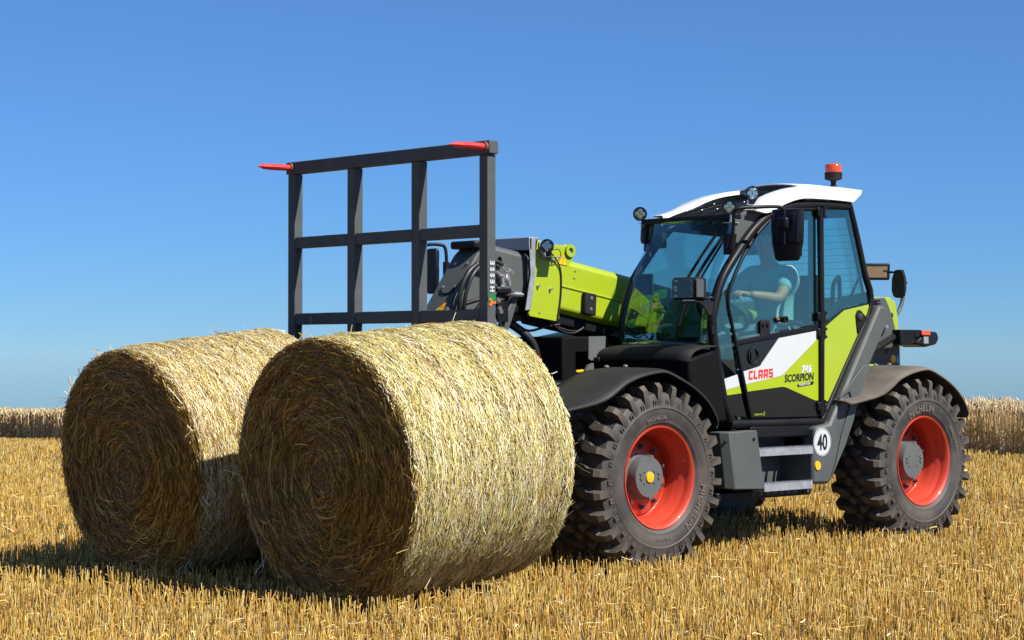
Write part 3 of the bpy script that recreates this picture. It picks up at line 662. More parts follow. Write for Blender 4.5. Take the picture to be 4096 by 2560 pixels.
# glazing
def pane(name, poly, y0, th=.005, parent=tele): return MB().prism(poly, y0, y0 + th).build(name, 'glass', parent)
gy = YL - .022
pane('quarter_window', [(-.715, 1.36), (-.90, 1.242), (-.805, 1.70), (-.77, 1.82), (-.70, 1.65), (-.69, 1.50)], gy)
WSC = smooth_path([(-.645, 1.455), (-.655, 1.60), (-.715, 1.80), (-.795, 1.98), (-.885, 2.12), (-.935, 2.22), (-.955, 2.318)], 4)
rows = []
for x, z in WSC:
    rows.append([(x + .075 * (1 - ((y - .605) / .41) ** 2) * (1 - .35 * (z - 1.45)), y, z) for y in np.linspace(YR + .055, YL - .065, 13)])
wsg = MB().grid(rows).build('windscreen', 'glass', tele, smooth=60, solid=.005)
# rear window and right side window
rows = [[(x, y, z) for y in np.linspace(YR + .05, YL - .06, 7)] for x, z in smooth_path([(-2.44, 1.61), (-2.36, 2.0), (-2.27, 2.26), (-2.20, 2.43)], 3)]
rw = MB().grid(rows).build('rear_window', 'glass', tele, smooth=60, solid=.005)
for k, z in enumerate(np.arange(1.68, 2.34, .048)):
    x = np.interp(z, [1.61, 2.0, 2.26, 2.43], [-2.44, -2.36, -2.27, -2.20]) + .005
    MB().box((x, YR + .08, z - .0012), (x + .002, YL - .09, z + .0012)).build('heating_wire', 'sign_black', rw, smooth=0)
pane('side_window', [(-.70, 1.48), (-2.42, 1.58), (-2.20, 2.42), (-1.47, 2.39), (-1.12, 2.22), (-.80, 1.88)], YR + .008)
# roof glass under the bars
rows = [[(x, y, z) for y in np.linspace(YR + .16, YL - .16, 7)] for x, z in smooth_path([(-.99, 2.312), (-1.15, 2.352), (-1.35, 2.393), (-1.60, 2.428), (-1.82, 2.445)], 3)]
MB().grid(rows).build('roof_window', 'glass', tele, smooth=60, solid=.005)
# headlining, behind the roof glass
MB().prism([(-1.50, 2.42), (-1.78, 2.41), (-2.20, 2.38), (-2.22, 2.46), (-1.50, 2.44)], YR + .05, YL - .06).build('headlining', 'cab_trim', tele, bevel=.01)

MB().prism([(-1.22, 2.27), (-2.23, 2.24), (-2.20, 2.44), (-1.45, 2.41)], YR + .022, YR + .06).build('inner_rail', 'cab_trim', tele, bevel=.01)
# ---- door with its coloured bands
dp = [(-.895, 1.440), (-1.05, .942), (-1.80, .935), (-1.80, 1.555)]
door = MB().prism(dp, gy - .012, gy + .008).build('door', 'panel', tele, bevel=.003)
fr_out = [(-.80, 1.75), (-.888, 1.482), (-1.062, .938), (-1.80, .932)]
door_frame_pts = [(-1.785, 2.42), (-1.47, 2.392), (-1.27, 2.318), (-1.115, 2.205), (-.97, 2.045), (-.855, 1.87), (-.815, 1.74), (-.888, 1.482), (-1.058, .942)]
tubepart('door_frame', [(x, gy + .003, z) for x, z in door_frame_pts], .013, parent=door, n=4, seg=8)
MB().prism([(-.885, 1.478), (-1.80, 1.590), (-1.80, 1.556), (-.897, 1.440)], gy - .01, gy + .014).build('door_rail', 'black', door, bevel=.005)
MB().prism([(-.905, 1.488), (-1.795, 1.596), (-1.79, 2.41), (-1.47, 2.385), (-1.28, 2.308), (-1.125, 2.195), (-.98, 2.035), (-.865, 1.86), (-.828, 1.74)], gy - .002, gy + .003).build('door_window', 'glass', door)
MB().prism([(-1.705, 1.60), (-1.79, 1.612), (-1.79, 2.40), (-1.705, 2.395)], gy - .008, gy - .0045).build('window_border', 'panel', door)
def flat(name, poly, y, m, parent=tele, y1=.0015): return MB().prism(poly, y, y + y1).build(name, m, parent, smooth=0)
dy = gy + .0085
flat('white_band', [(-.949, 1.259), (-1.134, 1.296), (-1.150, 1.303), (-1.164, 1.318), (-1.354, 1.494), (-1.775, 1.548), (-1.785, 1.488), (-1.401, 1.239), (-1.375, 1.230), (-.977, 1.172)], dy, 'decal_white', door)
flat('green_band', [(-.978, 1.1705), (-1.375, 1.2285), (-1.402, 1.2375), (-1.786, 1.4865), (-1.797, 1.487), (-1.797, 1.05), (-1.759, 1.052), (-1.43, 1.149), (-1.40, 1.153), (-1.372, 1.152), (-.998, 1.123)], dy, 'decal_green', door)
qp = MB().prism([(-.872, .962), (-1.008, .945), (-.905, 1.236), (-.722, 1.20), (-.75, 1.12)], gy - .012, gy + .006).build('quarter_panel', 'panel', tele, bevel=.003)
flat('white_band', [(-.727, 1.204), (-.905, 1.243), (-.931, 1.163), (-.752, 1.133)], gy + .007, 'decal_white', qp)
flat('green_band', [(-.753, 1.1315), (-.932, 1.1615), (-.949, 1.114), (-.764, 1.099)], gy + .007, 'decal_green', qp)
ty = dy + .003
def deco(me, name, m, parent=door): return link(name, me, m, parent, smooth=0)
BLOCK = {'C': [(0, 0, 1.5, 6), (1.5, 0, 4.2, 1.5), (1.5, 4.5, 4.2, 6)], 'L': [(0, 0, 1.5, 6), (1.5, 0, 3.9, 1.5)],
         'A': [(0, 0, 1.5, 6), (3, 0, 4.5, 6), (1.5, 4.5, 3, 6), (1.5, 1.6, 3, 2.9)], 'S': [(0, 0, 2.9, 1.4), (2.9, 0, 4.4, 3.6), (0, 2.3, 2.9, 3.6), (0, 3.6, 1.5, 6), (1.5, 4.7, 4.2, 6)]}
def block_text(t, h, mtx):
    for ch in t:
        mb = MB(); k = h / 6
        for (a, b, c_, d_) in BLOCK[ch]: mb.add([tuple(mtx @ Vector(((x_ + .12 * y_) * k, y_ * k, 0))) for x_, y_ in ((a, b), (c_, b), (c_, d_), (a, d_))], [(0, 1, 2, 3)])
        deco(mb.mesh('lettering'), 'lettering', 'red_text'); mtx = mtx @ Matrix.Translation(((max(r_[2] for r_ in BLOCK[ch]) + 1.0) * k, 0, 0))
block_text('CLAAS', .062, side_mtx(-1.022, ty, 1.204, R(3.5)))
deco(text_mesh('SCORPION', .072, side_mtx(-1.414, ty, 1.185, R(2.5)), bold=.0026, spacing=1.0, sx=.92, shear=.12), 'lettering', 'black_text')
deco(text_mesh('746', .066, side_mtx(-1.605, ty, 1.252, R(3)), bold=.0045, spacing=1.0, sx=1.13, shear=.15), 'lettering', 'decal_white')
flat('badge', [(-1.554, 1.166), (-1.560, 1.150), (-1.735, 1.166), (-1.742, 1.186), (-1.736, 1.189)], ty, 'black_text', door)
deco(text_mesh('VARIPOWER', .022, side_mtx(-1.572, ty + .002, 1.1555, R(5)), bold=.0006, sx=1.05, shear=.15), 'lettering', 'decal_white')
deco(text_mesh('GENERATION', .018, side_mtx(-1.082, ty, .958, R(1)), bold=.0002, sx=.80), 'lettering', 'lime_text')
deco(text_mesh('2', .034, side_mtx(-1.178, ty, .958, R(1)), bold=.0006, sx=1.0, shear=.15), 'lettering', 'lime_text')
h = MB().lathe([(0, .040), (.004, .052), (.012, .056), (.014, .050), (.006, .043), (-.004, .040), (-.006, .001)], (-1.07, dy, 1.368), (0, 1, 0), 28).build('door_handle', 'plastic', door)
MB().prism([(-1.045, 1.41), (-1.04, 1.33), (-1.075, 1.325), (-1.085, 1.41)], dy, dy + .012).build('grip', 'plastic', h, bevel=.004)
for z in (2.40, 1.648, 1.534, 1.009):
    hn = MB().box((-1.865, gy, z - .032), (-1.775, gy + .030, z + .032)).build('hinge', 'black', door, bevel=.008)
    MB().tube([(-1.84, gy + .03, z - .045), (-1.84, gy + .03, z + .045)], .013, 10).build('hinge_pin', 'black', hn)
    for dz in (-.028, .028):
        MB().lathe([(0, .010), (.008, .009), (.011, .001)], (-1.872, gy + .022, z + dz), (0, 1, 0), 8).build('hinge_bolt', 'steel' if False else 'black', hn)
lt = MB().prism([(-1.145, 1.505), (-1.150, 1.60), (-1.165, 1.615), (-1.235, 1.622), (-1.25, 1.61), (-1.255, 1.52)], gy + .004, gy + .014).build('window_latch', 'plastic', door, bevel=.004)
for xx in (-1.175, -1.225): MB().lathe([(0, .017), (.010, .015), (.012, .001)], (xx, gy + .014, 1.588), (0, 1, 0), 14).build('latch_knob', 'plastic', lt)
MB().lathe([(0, .001), (0, .020), (.035, .024), (.045, .024), (.045, .014), (.03, .012), (.03, .001)], (-1.39, gy + .004, 1.625), (0, 1, 0), 16).build('window_stop', 'plastic', door)
MB().prism([(-.91, 1.496), (-1.30, 1.542), (-1.34, 1.63), (-1.30, 1.64), (-1.14, 1.63), (-1.10, 1.545), (-.93, 1.53)], gy - .006, gy - .003).build('window_border', 'panel', door)

# ---- rear left quarter: window above, green panel below
pane('rear_quarter_window', [(-1.86, 1.60), (-1.86, 2.44), (-2.165, 2.44), (-2.40, 1.762), (-2.12, 1.716)], gy)
rq = MB().prism([(-1.85, 1.595), (-2.107, 1.712), (-2.405, 1.757), (-2.42, 1.72), (-1.885, .99), (-1.85, .96)], gy - .014, gy + .004).build('rear_quarter_panel', 'panel', tele, bevel=.003)
flat('green_panel', [(-1.862, 1.565), (-2.108, 1.700), (-2.395, 1.746), (-2.408, 1.722), (-1.885, 1.010), (-1.862, 1.012)], gy + .005, 'green', rq, .004)
# dark glass border strips
for pl in ([(-1.86, 1.60), (-1.86, 1.66), (-2.10, 1.80), (-2.395, 1.84), (-2.40, 1.765), (-2.115, 1.72)], [(-1.852, 1.62), (-1.852, 2.43), (-1.885, 2.43), (-1.885, 1.64)], [(-2.165, 2.44), (-2.39, 1.78), (-2.345, 1.80), (-2.12, 2.44)]):
    MB().prism(pl, gy - .008, gy - .005).build('window_border', 'panel', rq)
hp = MB().prism([(-2.235, 1.665), (-2.255, 1.70), (-2.285, 1.705), (-2.372, 1.645), (-2.27, 1.535), (-2.255, 1.54)], gy + .004, gy + .020).build('latch_plate', 'black', rq, bevel=.004)
MB().lathe([(0, .026), (.012, .024), (.014, .012), (.022, .010), (.023, .001)], (-2.275, gy + .020, 1.655), (0, 1, 0), 18).build('latch_bolt', 'bolt', hp)

# ---- grey side frame, step well and panels
diag = [(-2.455, 1.742), (-2.53, 1.735), (-2.565, 1.69), (-2.56, 1.62), (-2.33, 1.29), (-2.20, 1.10), (-2.15, .98), (-2.10, .85), (-2.04, .74), (-1.915, .53), (-1.86, .47), (-1.845, .455), (-1.655, .462), (-1.662, .72), (-1.70, .865), (-1.86, .885)]
MB().prism(diag, YL - .06, YL + .045).build('side_frame', 'grey', tele, bevel=.022)
MB().prism([(-1.95, 1.06), (-2.075, 1.11), (-2.10, 1.06), (-2.05, .94), (-1.98, .80), (-1.92, .62), (-1.86, .50), (-2.02, .72), (-2.12, .90), (-2.19, 1.08), (-2.33, 1.30), (-2.24, 1.30)], YL + .046, YL + .058).build('side_frame_rib', 'grey', tele, bevel=.005)
sb = MB(); sb.add([(-.70, .70, .855), (-.70, 1.06, .852), (-.745, 1.11, .852), (-1.03, 1.115, .86), (-1.03, .70, .86), (-.76, .70, .465), (-.755, 1.055, .467), (-.80, 1.11, .465), (-1.115, 1.115, .452), (-1.115, .70, .452)],
               [(0, 1, 2, 3, 4), (9, 8, 7, 6, 5), (0, 5, 6, 1), (1, 6, 7, 2), (2, 7, 8, 3), (3, 8, 9, 4), (4, 9, 5, 0)])
sbo = sb.build('step_box', 'grey', tele, bevel=.006)
for p in ((-.725, 1.09, .79), (-.995, 1.115, .80)): MB().lathe([(0, .012), (.006, .011), (.009, .001)], p, (.3, 1, 0), 10).build('bolt', 'black', sbo)
MB().box((-1.70, .80, .45), (-1.10, .815, .90)).build('step_back_panel', 'grey', tele)
MB().box((-1.67, .80, .40), (-1.655, 1.06, .72)).build('step_cheek', 'grey', tele)
MB().box((-1.75, .60, .38), (-.72, 1.02, .438)).build('lower_tray', 'black', tele, bevel=.01)
MB().box((-1.69, .72, .80), (-1.04, 1.05, .885)).build('sill_skirt', 'black', tele, bevel=.01)
for z, x0, x1 in ((.688, -1.672, -1.045), (.443, -1.660, -1.125)):
    st = MB(); st.box((x0, 1.098, z - .010), (x1, 1.102, z + .040)); st.box((x0, .905, z - .010), (x1, .909, z + .035)); st.box((x0, .905, z - .01), (x0 + .004, 1.10, z + .035)); st.box((x1 - .004, .905, z - .01), (x1, 1.10, z + .035))
    step = st.build('step', 'galv', tele, smooth=0)
    n = 7
    for k in range(n):
        xx = x0 + (x1 - x0) * (k + .5) / n; bars = MB()
        bars.box((xx - .012, .91, z + .018), (xx + .012, 1.097, z + .022)); bars.build('step_rung', 'galv', step, smooth=0)
        tb = MB()
        for q in range(8):
            yy = .92 + .175 * q / 7
            for s in (-.012, .012): tb.add([(xx + s - .001, yy - .009, z + .020), (xx + s - .001, yy + .009, z + .020), (xx + s - .001, yy, z + .042), (xx + s + .001, yy - .009, z + .020), (xx + s + .001, yy + .009, z + .020), (xx + s + .001, yy, z + .042)],
                                           [(0, 1, 2), (5, 4, 3), (0, 3, 4, 1), (1, 4, 5, 2), (2, 5, 3, 0)])
        tb.build('teeth', 'galv', step, smooth=0, kind='stuff')
    lip = MB()
    for q in range(30):
        xx = x0 + .01 + (x1 - x0 - .02) * q / 29
        lip.add([(xx - .008, 1.098, z + .039), (xx + .008, 1.098, z + .039), (xx, 1.098, z + .054), (xx - .008, 1.102, z + .039), (xx + .008, 1.102, z + .039), (xx, 1.102, z + .054)], [(0, 1, 2), (5, 4, 3), (0, 3, 4, 1), (1, 4, 5, 2), (2, 5, 3, 0)])
    lip.build('toothed_lip', 'galv', step, smooth=0, kind='stuff')
sy = YL + .0455
sg = MB().disc((-1.763, sy, .757), .101, (0, 1, 0), .003, 48).build('speed_sign', 'decal_white', tele, smooth=20)
MB().lathe([(.0032, .0930), (.0042, .0930), (.0042, .0955), (.0032, .0955)], (-1.763, sy, .757), (0, 1, 0), 48).build('ring', 'sign_black', sg, smooth=0)
link('numeral', text_mesh('40', .155, side_mtx(-1.763, sy + .0042, .703), bold=.0045, align='CENTER', sx=.74), 'sign_black', sg, smooth=0)
MB().disc((-1.655 - .055, sy, .590), .033, (0, 1, 0), .008, 24, .030).build('side_reflector', 'yellow', tele)

# ---- cowl and black front of the cab
cw = smooth_path([(-.66, 1.452), (-.55, 1.445), (-.44, 1.425), (-.385, 1.39), (-.37, 1.34)], 3)
rows = [[(x - .03 * abs((y - .6) / .48) ** 3, y, z - .02 * abs((y - .6) / .48) ** 4) for y in np.linspace(YR - .03, YL + .005, 9)] for x, z in cw]
MB().grid(rows).build('cowl', 'plastic', tele, smooth=50, solid=.01)
MB().prism([(-.40, 1.345), (-.42, 1.10), (-.62, .92), (-.80, .92), (-.70, 1.42)], YR - .02, YL - .01).build('cab_front', 'matte_black', tele, bevel=.02)
MB().box((-.45, YR - .05, 1.325), (-.36, YR + .10, 1.36)).build('cowl_lip', 'black', tele, bevel=.006)
# ---- boom carrier, black boxes in front of the right side of the cab, bonnet
MB().box((-.30, -.50, .80), (.20, .16, 1.20)).build('front_cover', 'matte_black', tele, bevel=.02)
MB().box((-.62, -.62, .95), (-.16, .10, 1.505)).build('front_box', 'matte_black', tele, bevel=.015)
MB().prism([(-.312, 1.505), (-.482, 1.508), (-.475, 1.345), (-.34, 1.338), (-.312, 1.35)], .195, .205).build('guard_plate', 'mid_grey', tele)
MB().prism([(-.30, 1.305), (-.35, 1.32), (-.36, 1.24), (-.23, 1.21)], .195, .215).build('guard_bracket', 'mid_grey', tele)
MB().prism([(.06, 1.185), (-.07, 1.185), (-.02, 1.02), (.05, 1.0)], .20, .21).build('guard_bracket', 'mid_grey', tele)
MB().tube([(-.17, .22, 1.262), (-.235, .22, 1.265)], [.009, .012], 8).build('grease_fitting', 'yellow', tele)
hr = []
for x, zt in ((-.12, 1.24), (-.25, 1.36), (-.42, 1.45), (-.62, 1.51), (-.9, 1.555), (-1.4, 1.58), (-2.4, 1.55), (-2.75, 1.42)):
    hr.append([(x, -.46, .92), (x, -.46, zt - .08), (x, -.50, zt - .02), (x, -.60, zt), (x, -.85, zt - .03), (x, -1.02, zt - .10), (x, -1.08, zt - .24), (x, -1.10, .92)])
hm = MB().grid(hr); hm.add(hr[0], [tuple(range(8))]); hm.add(hr[-1], [tuple(range(8))[::-1]]); hm.build('bonnet', 'green', tele, smooth=50)

# ---- telescopic boom (slopes up to the front by 9 degrees)
BA = R(9.0); bx = Vector((math.cos(BA), 0, math.sin(BA))); bz = Vector((-math.sin(BA), 0, math.cos(BA)))
BO = Vector((-.02, 0, 1.905))       # centre of the boom mouth
def bpt(s, y, h): return tuple(BO + bx * s + bz * h + Vector((0, y, 0)))
BY0, BY1 = -.40, -.02
def octo(y0, y1, h, c): return [(y0, -h + c), (y0 + c, -h), (y1 - c, -h), (y1, -h + c), (y1, h - c), (y1 - c, h), (y0 + c, h), (y0, h - c)]
def boombox(s0, s1, y0, y1, h, c, name, m, parent=tele, bevel=.0, hoff=0):
    mb = MB(); o = octo(y0, y1, h, c); n = 8
    mb.add([bpt(s0, y, z + hoff) for y, z in o] + [bpt(s1, y, z + hoff) for y, z in o], [tuple(range(8)), tuple(range(8, 16))[::-1]] + [(i, (i + 1) % n, n + (i + 1) % n, n + i) for i in range(n)])
    return mb.build(name, m, parent, bevel=bevel)
boom = boombox(-3.35, -.02, BY0, BY1, .193, .035, 'boom', 'green', bevel=.012)
boombox(-.9, .40, BY0 + .035, BY1 - .03, .165, .03, 'inner_boom', 'grey', bevel=.01)
# weld seam, mouth plates, collar
MB().tube([bpt(-.25, BY1 + .001, -.005), bpt(-3.2, BY1 + .001, -.005)], .008, 8).build('weld_seam', 'green', boom)
def bpoly(name, pts, y0, y1, m, parent=boom, bevel=.004):
    mb = MB(); n = len(pts); mb.add([(x, y0, z) for x, z in pts] + [(x, y1, z) for x, z in pts], [tuple(range(n)), tuple(range(n, 2 * n))[::-1]] + [(i, (i + 1) % n, n + (i + 1) % n, n + i) for i in range(n)])
    return mb.build(name, m, parent, bevel=bevel)
MB().box((-.012, BY0 - .001, 1.70), (.012, BY1 + .0005, 2.168)).build('mouth_shade_plate', 'matte_black', boom)  # black plate added for the shade inside the open boom mouth
MB().box((.012, BY0 + .002, 1.72), (.05, BY0 + .012, 2.165)).build('mouth_shade_strip', 'matte_black', boom)  # black strip over the green plate, shade of the hollow as colour
plate = [(-.015, 2.172), (-.19, 2.146), (-.255, 2.143), (-.285, 2.150), (-.315, 2.152), (-.345, 2.145), (-.362, 2.125), (-.368, 2.10), (-.37, 2.068), (-.262, 1.92), (-.235, 1.70), (-.225, 1.63), (-.205, 1.612), (-.185, 1.611), (.06, 1.642), (.072, 1.66), (.02, 1.927)]
bpoly('mouth_plate', plate, BY1 + .001, BY1 + .022, 'green'); bpoly('mouth_plate', plate, BY0 - .022, BY0 - .001, 'green')
rg = MB().lathe([(0, .022), (.0, .045), (.018, .045), (.018, .022), (0, .022)], (-.325, BY1 + .022, 2.108), (0, 1, 0), 24).build('lifting_eye', 'green', boom)
MB().disc((-.325, BY1 + .0225, 2.108), .021, (0, 1, 0), .001, 18).build('eye_hole', 'blue' if False else 'lightgrey', rg)
for y0, y1 in ((BY1 + .024, BY1 + .034), (BY0 - .034, BY0 - .024)):
    cl = MB()
    p = [(.075, 2.186), (.015, 2.178), (.018, 1.93), (.060, 1.688), (.115, 1.682), (.062, 1.93)]; n = len(p)
    cl.add([(x, y0, z) for x, z in p] + [(x, y1, z) for x, z in p], [tuple(range(n)), tuple(range(n, 2 * n))[::-1]] + [(i, (i + 1) % n, n + (i + 1) % n, n + i) for i in range(n)])
    cl.build('collar_cheek', 'galv', boom, bevel=.003)
cf = MB(); cf.box((.052, BY0 - .034, 2.10), (.078, BY1 + .034, 2.188)); cf.build('collar_front', 'lightgrey', boom, bevel=.004)
MB().box((-.02, BY0 - .03, 2.176), (.07, BY1 + .03, 2.190)).build('collar_top', 'lightgrey', boom, bevel=.003)
for (x, z) in ((-.155, 2.035), (-.015, 1.855), (-.135, 1.835)):
    MB().lathe([(0, .013), (.004, .013), (.005, .009), (.022, .008), (.023, .001)], (x, BY1 + .022, z), (0, 1, 0), 8).build('boom_bolt', 'steel', boom)
for (x, z) in ((-.03, 1.665), (-.30, 1.965), (-.405, 1.965), (-.395, 1.915)):
    MB().lathe([(0, .007), (.003, .006), (.0035, .001)], (x, BY1 + (.022 if x > -.2 else .001), z), (0, 1, 0), 8).build('boom_bolt', 'bolt', boom)
pd = bpoly('wear_pad', [(-.473, 1.822), (-.588, 1.808), (-.580, 1.652), (-.462, 1.665)], BY1 + .002, BY1 + .040, 'plastic', bevel=.010)
for (x, z) in ((-.535, 1.778), (-.528, 1.700)): MB().lathe([(0, .014), (.003, .012), (.004, .001)], (x, BY1 + .040, z), (0, 1, 0), 14).build('pad_screw', 'steel', pd)
def warn(tri, y, axis_pts=None, parent=boom):
    a = MB().add([tuple(p) for p in tri[0]], [(0, 1, 2)]).build('warning_sign', 'sign_yellow', parent, smooth=0, fixn=False)
    return a
def warning(px, parent, name='warning_sign'):
    # px: three corners (top, left, right) in 3-D; yellow triangle, black border, exclamation mark
    T, L_, R_ = [Vector(p) for p in px]; n = (L_ - T).cross(R_ - T).normalized(); ctr = (T + L_ + R_) / 3
    def sc(k, o): return [tuple(ctr + (p - ctr) * k + n * o) for p in (T, L_, R_)]
    a = MB().add(sc(1.0, .001), [(0, 1, 2)]).build(name, 'sign_yellow', parent, smooth=0, fixn=False)
    MB().add(sc(.92, .002), [(0, 1, 2)]).build('sign_border', 'sign_black', a, smooth=0, fixn=False)
    MB().add(sc(.82, .003), [(0, 1, 2)]).build('sign_field', 'sign_yellow', a, smooth=0, fixn=False)
    up = (T - (L_ + R_) / 2); h = up.length; u = up / h; r = (R_ - L_).normalized(); b = (L_ + R_) / 2
    q = [b + u * h * .62 - r * h * .045, b + u * h * .62 + r * h * .045, b + u * h * .26 + r * h * .02, b + u * h * .26 - r * h * .02]
    MB().add([tuple(p + n * .004) for p in q], [(3, 2, 1, 0)]).build('exclamation_mark', 'sign_black', a, smooth=0, fixn=False)
    q = [b + u * h * .20 - r * h * .03, b + u * h * .20 + r * h * .03, b + u * h * .13 + r * h * .03, b + u * h * .13 - r * h * .03]
    MB().add([tuple(p + n * .004) for p in q], [(3, 2, 1, 0)]).build('exclamation_mark', 'sign_black', a, smooth=0, fixn=False)
warning(((-.262, BY1 + .024, 2.097), (-.205, BY1 + .024, 2.012), (-.305, BY1 + .024, 1.998)), boom)
# work lamp on the boom
def lamp(p, d, r, parent, body='mirror_shell', stalk=None, depth=.055, yellow=False):
    d = Vector(d).normalized()
    l = MB().lathe([(-depth, .001), (-depth, r * .55), (-depth * .75, r * .85), (-.012, r), (.006, r * 1.02), (.006, r * .90), (-.004, r * .88)], p, d, 28).build('work_lamp', body, parent, smooth=40)
    MB().lathe([(-.02, .001), (-.018, r * .4), (-.006, r * .88)], p, d, 24).build('reflector', 'chrome' if not yellow else 'lamp_led', l, smooth=60)
    MB().lathe([(.0, .001), (.001, r * .88), (.003, r * .89), (.006, .001)], p, d, 24).build('lens', 'clear', l, smooth=60)
    for a in (45, 135, 225, 315):
        u = d.orthogonal().normalized(); w = d.cross(u); q = Vector(p) + (u * math.cos(R(a)) + w * math.sin(R(a))) * r * .42 - d * .012
        MB().lathe([(0, .001), (0, r * .25), (.007, r * .33), (.008, .001)], tuple(q), d, 12).build('light_cell', 'chrome', l)
    return l
M['lamp_led'] = mat('lamp_yellow_film', (0.55, 0.47, 0.10), 0.2, metal=0.7)
bl = lamp((-.025, .085, 2.128), (.85, .55, .02), .047, boom)
bpoly('lamp_bracket', [(-.02, 2.165), (-.075, 2.155), (-.15, 2.05), (-.145, 2.035), (-.06, 2.06), (-.02, 2.09)], BY1 + .03, BY1 + .036, 'lightgrey')
MB().box((-.14, BY1 + .03, 2.052), (-.03, .125, 2.057)).build('lamp_bracket', 'galv', boom)
MB().box((-.055, .06, 2.057), (-.035, .10, 2.10)).build('lamp_bracket', 'black', boom)
tubepart('cable', [(-.06, .06, 2.10), (-.13, .03, 2.075), (-.20, BY1 + .035, 2.02), (-.235, BY1 + .03, 1.95), (-.235, BY1 + .03, 1.80), (-.205, BY1 + .03, 1.64), (-.20, BY1 + .0, 1.60), (-.19, -.10, 1.59)], .0055, 'hose', boom)
tubepart('cable', [(-.05, .07, 2.09), (-.16, .06, 2.11), (-.20, .04, 2.06), (-.15, .03, 2.03), (-.09, .03, 2.05)], .003, 'hose', boom)
# dark under-boom hydraulics and hanging hoses
boombox(-1.2, -.20, BY0 + .06, BY1 - .05, .05, .02, 'boom_cylinder', 'black', boom, hoff=-.23)
MB().tube([bpt(-.22, -.10, -.235), bpt(-.16, -.10, -.235), bpt(-.16, -.10, -.25)], .02, 10).build('hose_fitting', 'steel', boom)
tubepart('cable', [(.10, -.12, 1.605), (-.02, -.10, 1.545), (-.18, -.08, 1.575), (-.30, -.07, 1.59)], .009, 'hose', boom)
tubepart('cable', [(-.20, -.05, 1.60), (-.30, -.05, 1.545), (-.42, -.05, 1.53), (-.52, -.05, 1.57)], .008, 'hose', boom)
tubepart('cable', [(-.22, -.10, 1.60), (-.36, -.08, 1.555), (-.48, -.08, 1.545), (-.58, -.08, 1.57)], .008, 'hose', boom)
boombox(-.18, .22, BY0 + .05, BY1 - .04, .03, .01, 'slide_block', 'black', boom, hoff=-.235)

# ---- boom nose (gooseneck), tilt plates and hoses
nose = [(.06, 2.075), (.40, 2.12), (.47, 2.06), (.76, 1.655), (.95, 1.30), (.93, .55), (.80, .50), (.70, .80), (.60, 1.35), (.36, 1.72), (.06, 1.78)]
ns = bpoly('boom_nose', nose, -.33, -.09, 'grey', tele, .012)
MB().box((.33, -.335, 2.10), (.50, -.085, 2.155)).build('nose_cap', 'black', ns, bevel=.015)
# bolted cover panel on the sloped face
def face_pt(t, y, o=.004):
    a = Vector((.455, y, 2.08)); b = Vector((.760, y, 1.655)); n = Vector((b.z - a.z, 0, -(b.x - a.x))) * -1; n.normalize(); return a + (b - a) * t + n * o
for t, y in ((.20, -.13), (.20, -.25), (.58, -.13), (.58, -.25)):
    p = face_pt(t, y); n = face_pt(t, y, 1.004) - p; MB().lathe([(0, .012), (.004, .012), (.005, .007), (.013, .006), (.014, .001)], tuple(p), tuple(n), 8).build('cover_bolt', 'steel', ns)
tubepart('cover_strap', [face_pt(.58, -.25), face_pt(.66, -.24), face_pt(.69, -.19), face_pt(.66, -.14), face_pt(.58, -.13)], .006, 'black', ns)
warning((face_pt(.80, -.125), face_pt(1.02, -.235), face_pt(1.03, -.12)), ns)
MB().add([tuple(face_pt(1.06, -.25, .005)), tuple(face_pt(1.06, -.115, .005)), tuple(face_pt(1.16, -.115, .005)), tuple(face_pt(1.16, -.25, .005))], [(3, 2, 1, 0)]).build('instruction_sticker', 'sign_yellow', ns, smooth=0, fixn=False)
bpoly('tilt_plate', [(.44, 2.06), (.30, 2.08), (.27, 2.04), (.29, 1.98), (.36, 1.90), (.44, 1.84)], -.088, -.055, 'grey', ns, .006)
MB().lathe([(0, .030), (.0, .045), (.035, .045), (.035, .022), (.01, .020), (.01, .001)], (.325, -.055, 2.025), (0, 1, 0), 22).build('pivot_pin', 'grey', ns)
MB().lathe([(0, .020), (.02, .020), (.022, .001)], (.385, -.055, 2.05), (0, 1, 0), 6).build('pivot_nut', 'steel', ns, smooth=0)
link_p = [(.20, 1.78), (.155, 1.77), (.215, 1.62), (.30, 1.44), (.40, 1.28), (.46, 1.30), (.36, 1.47), (.28, 1.64)]
bpoly('tilt_link', link_p, -.06, -.01, 'grey', ns, .006)
for pts, r in (([(.50, -.03, 2.00), (.42, .0, 2.02), (.34, .02, 1.99), (.29, .02, 1.955)], .015), ([(.62, -.05, 1.72), (.50, .0, 1.76), (.36, .02, 1.80), (.24, .02, 1.795)], .015),
               ([(.60, -.04, 1.60), (.52, .0, 1.72), (.42, .01, 1.79), (.30, .02, 1.80)], .014), ([(.66, -.05, 1.60), (.69, -.02, 1.78), (.63, -.01, 1.92), (.53, -.02, 1.99)], .018),
               ([(.64, -.04, 1.58), (.66, .0, 1.76), (.61, .01, 1.90), (.53, -.0, 1.97)], .014), ([(.50, .0, 1.72), (.44, .0, 1.58), (.38, .02, 1.48), (.42, .02, 1.36), (.5, 0, 1.30)], .013),
               ([(.10, -.16, 1.60), (-.02, -.10, 1.50), (-.08, -.08, 1.38), (-.05, -.08, 1.20), (.05, -.10, 1.05)], .030), ([(.40, .0, 1.70), (.36, .01, 1.62), (.33, .01, 1.50), (.36, .0, 1.40)], .010)):
    tubepart('hose', pts, r, 'hose', ns)
MB().tube([(-.079, -.08, 1.37), (-.078, -.08, 1.33)], .0315, 14).build('hose_band', 'red_text', ns)
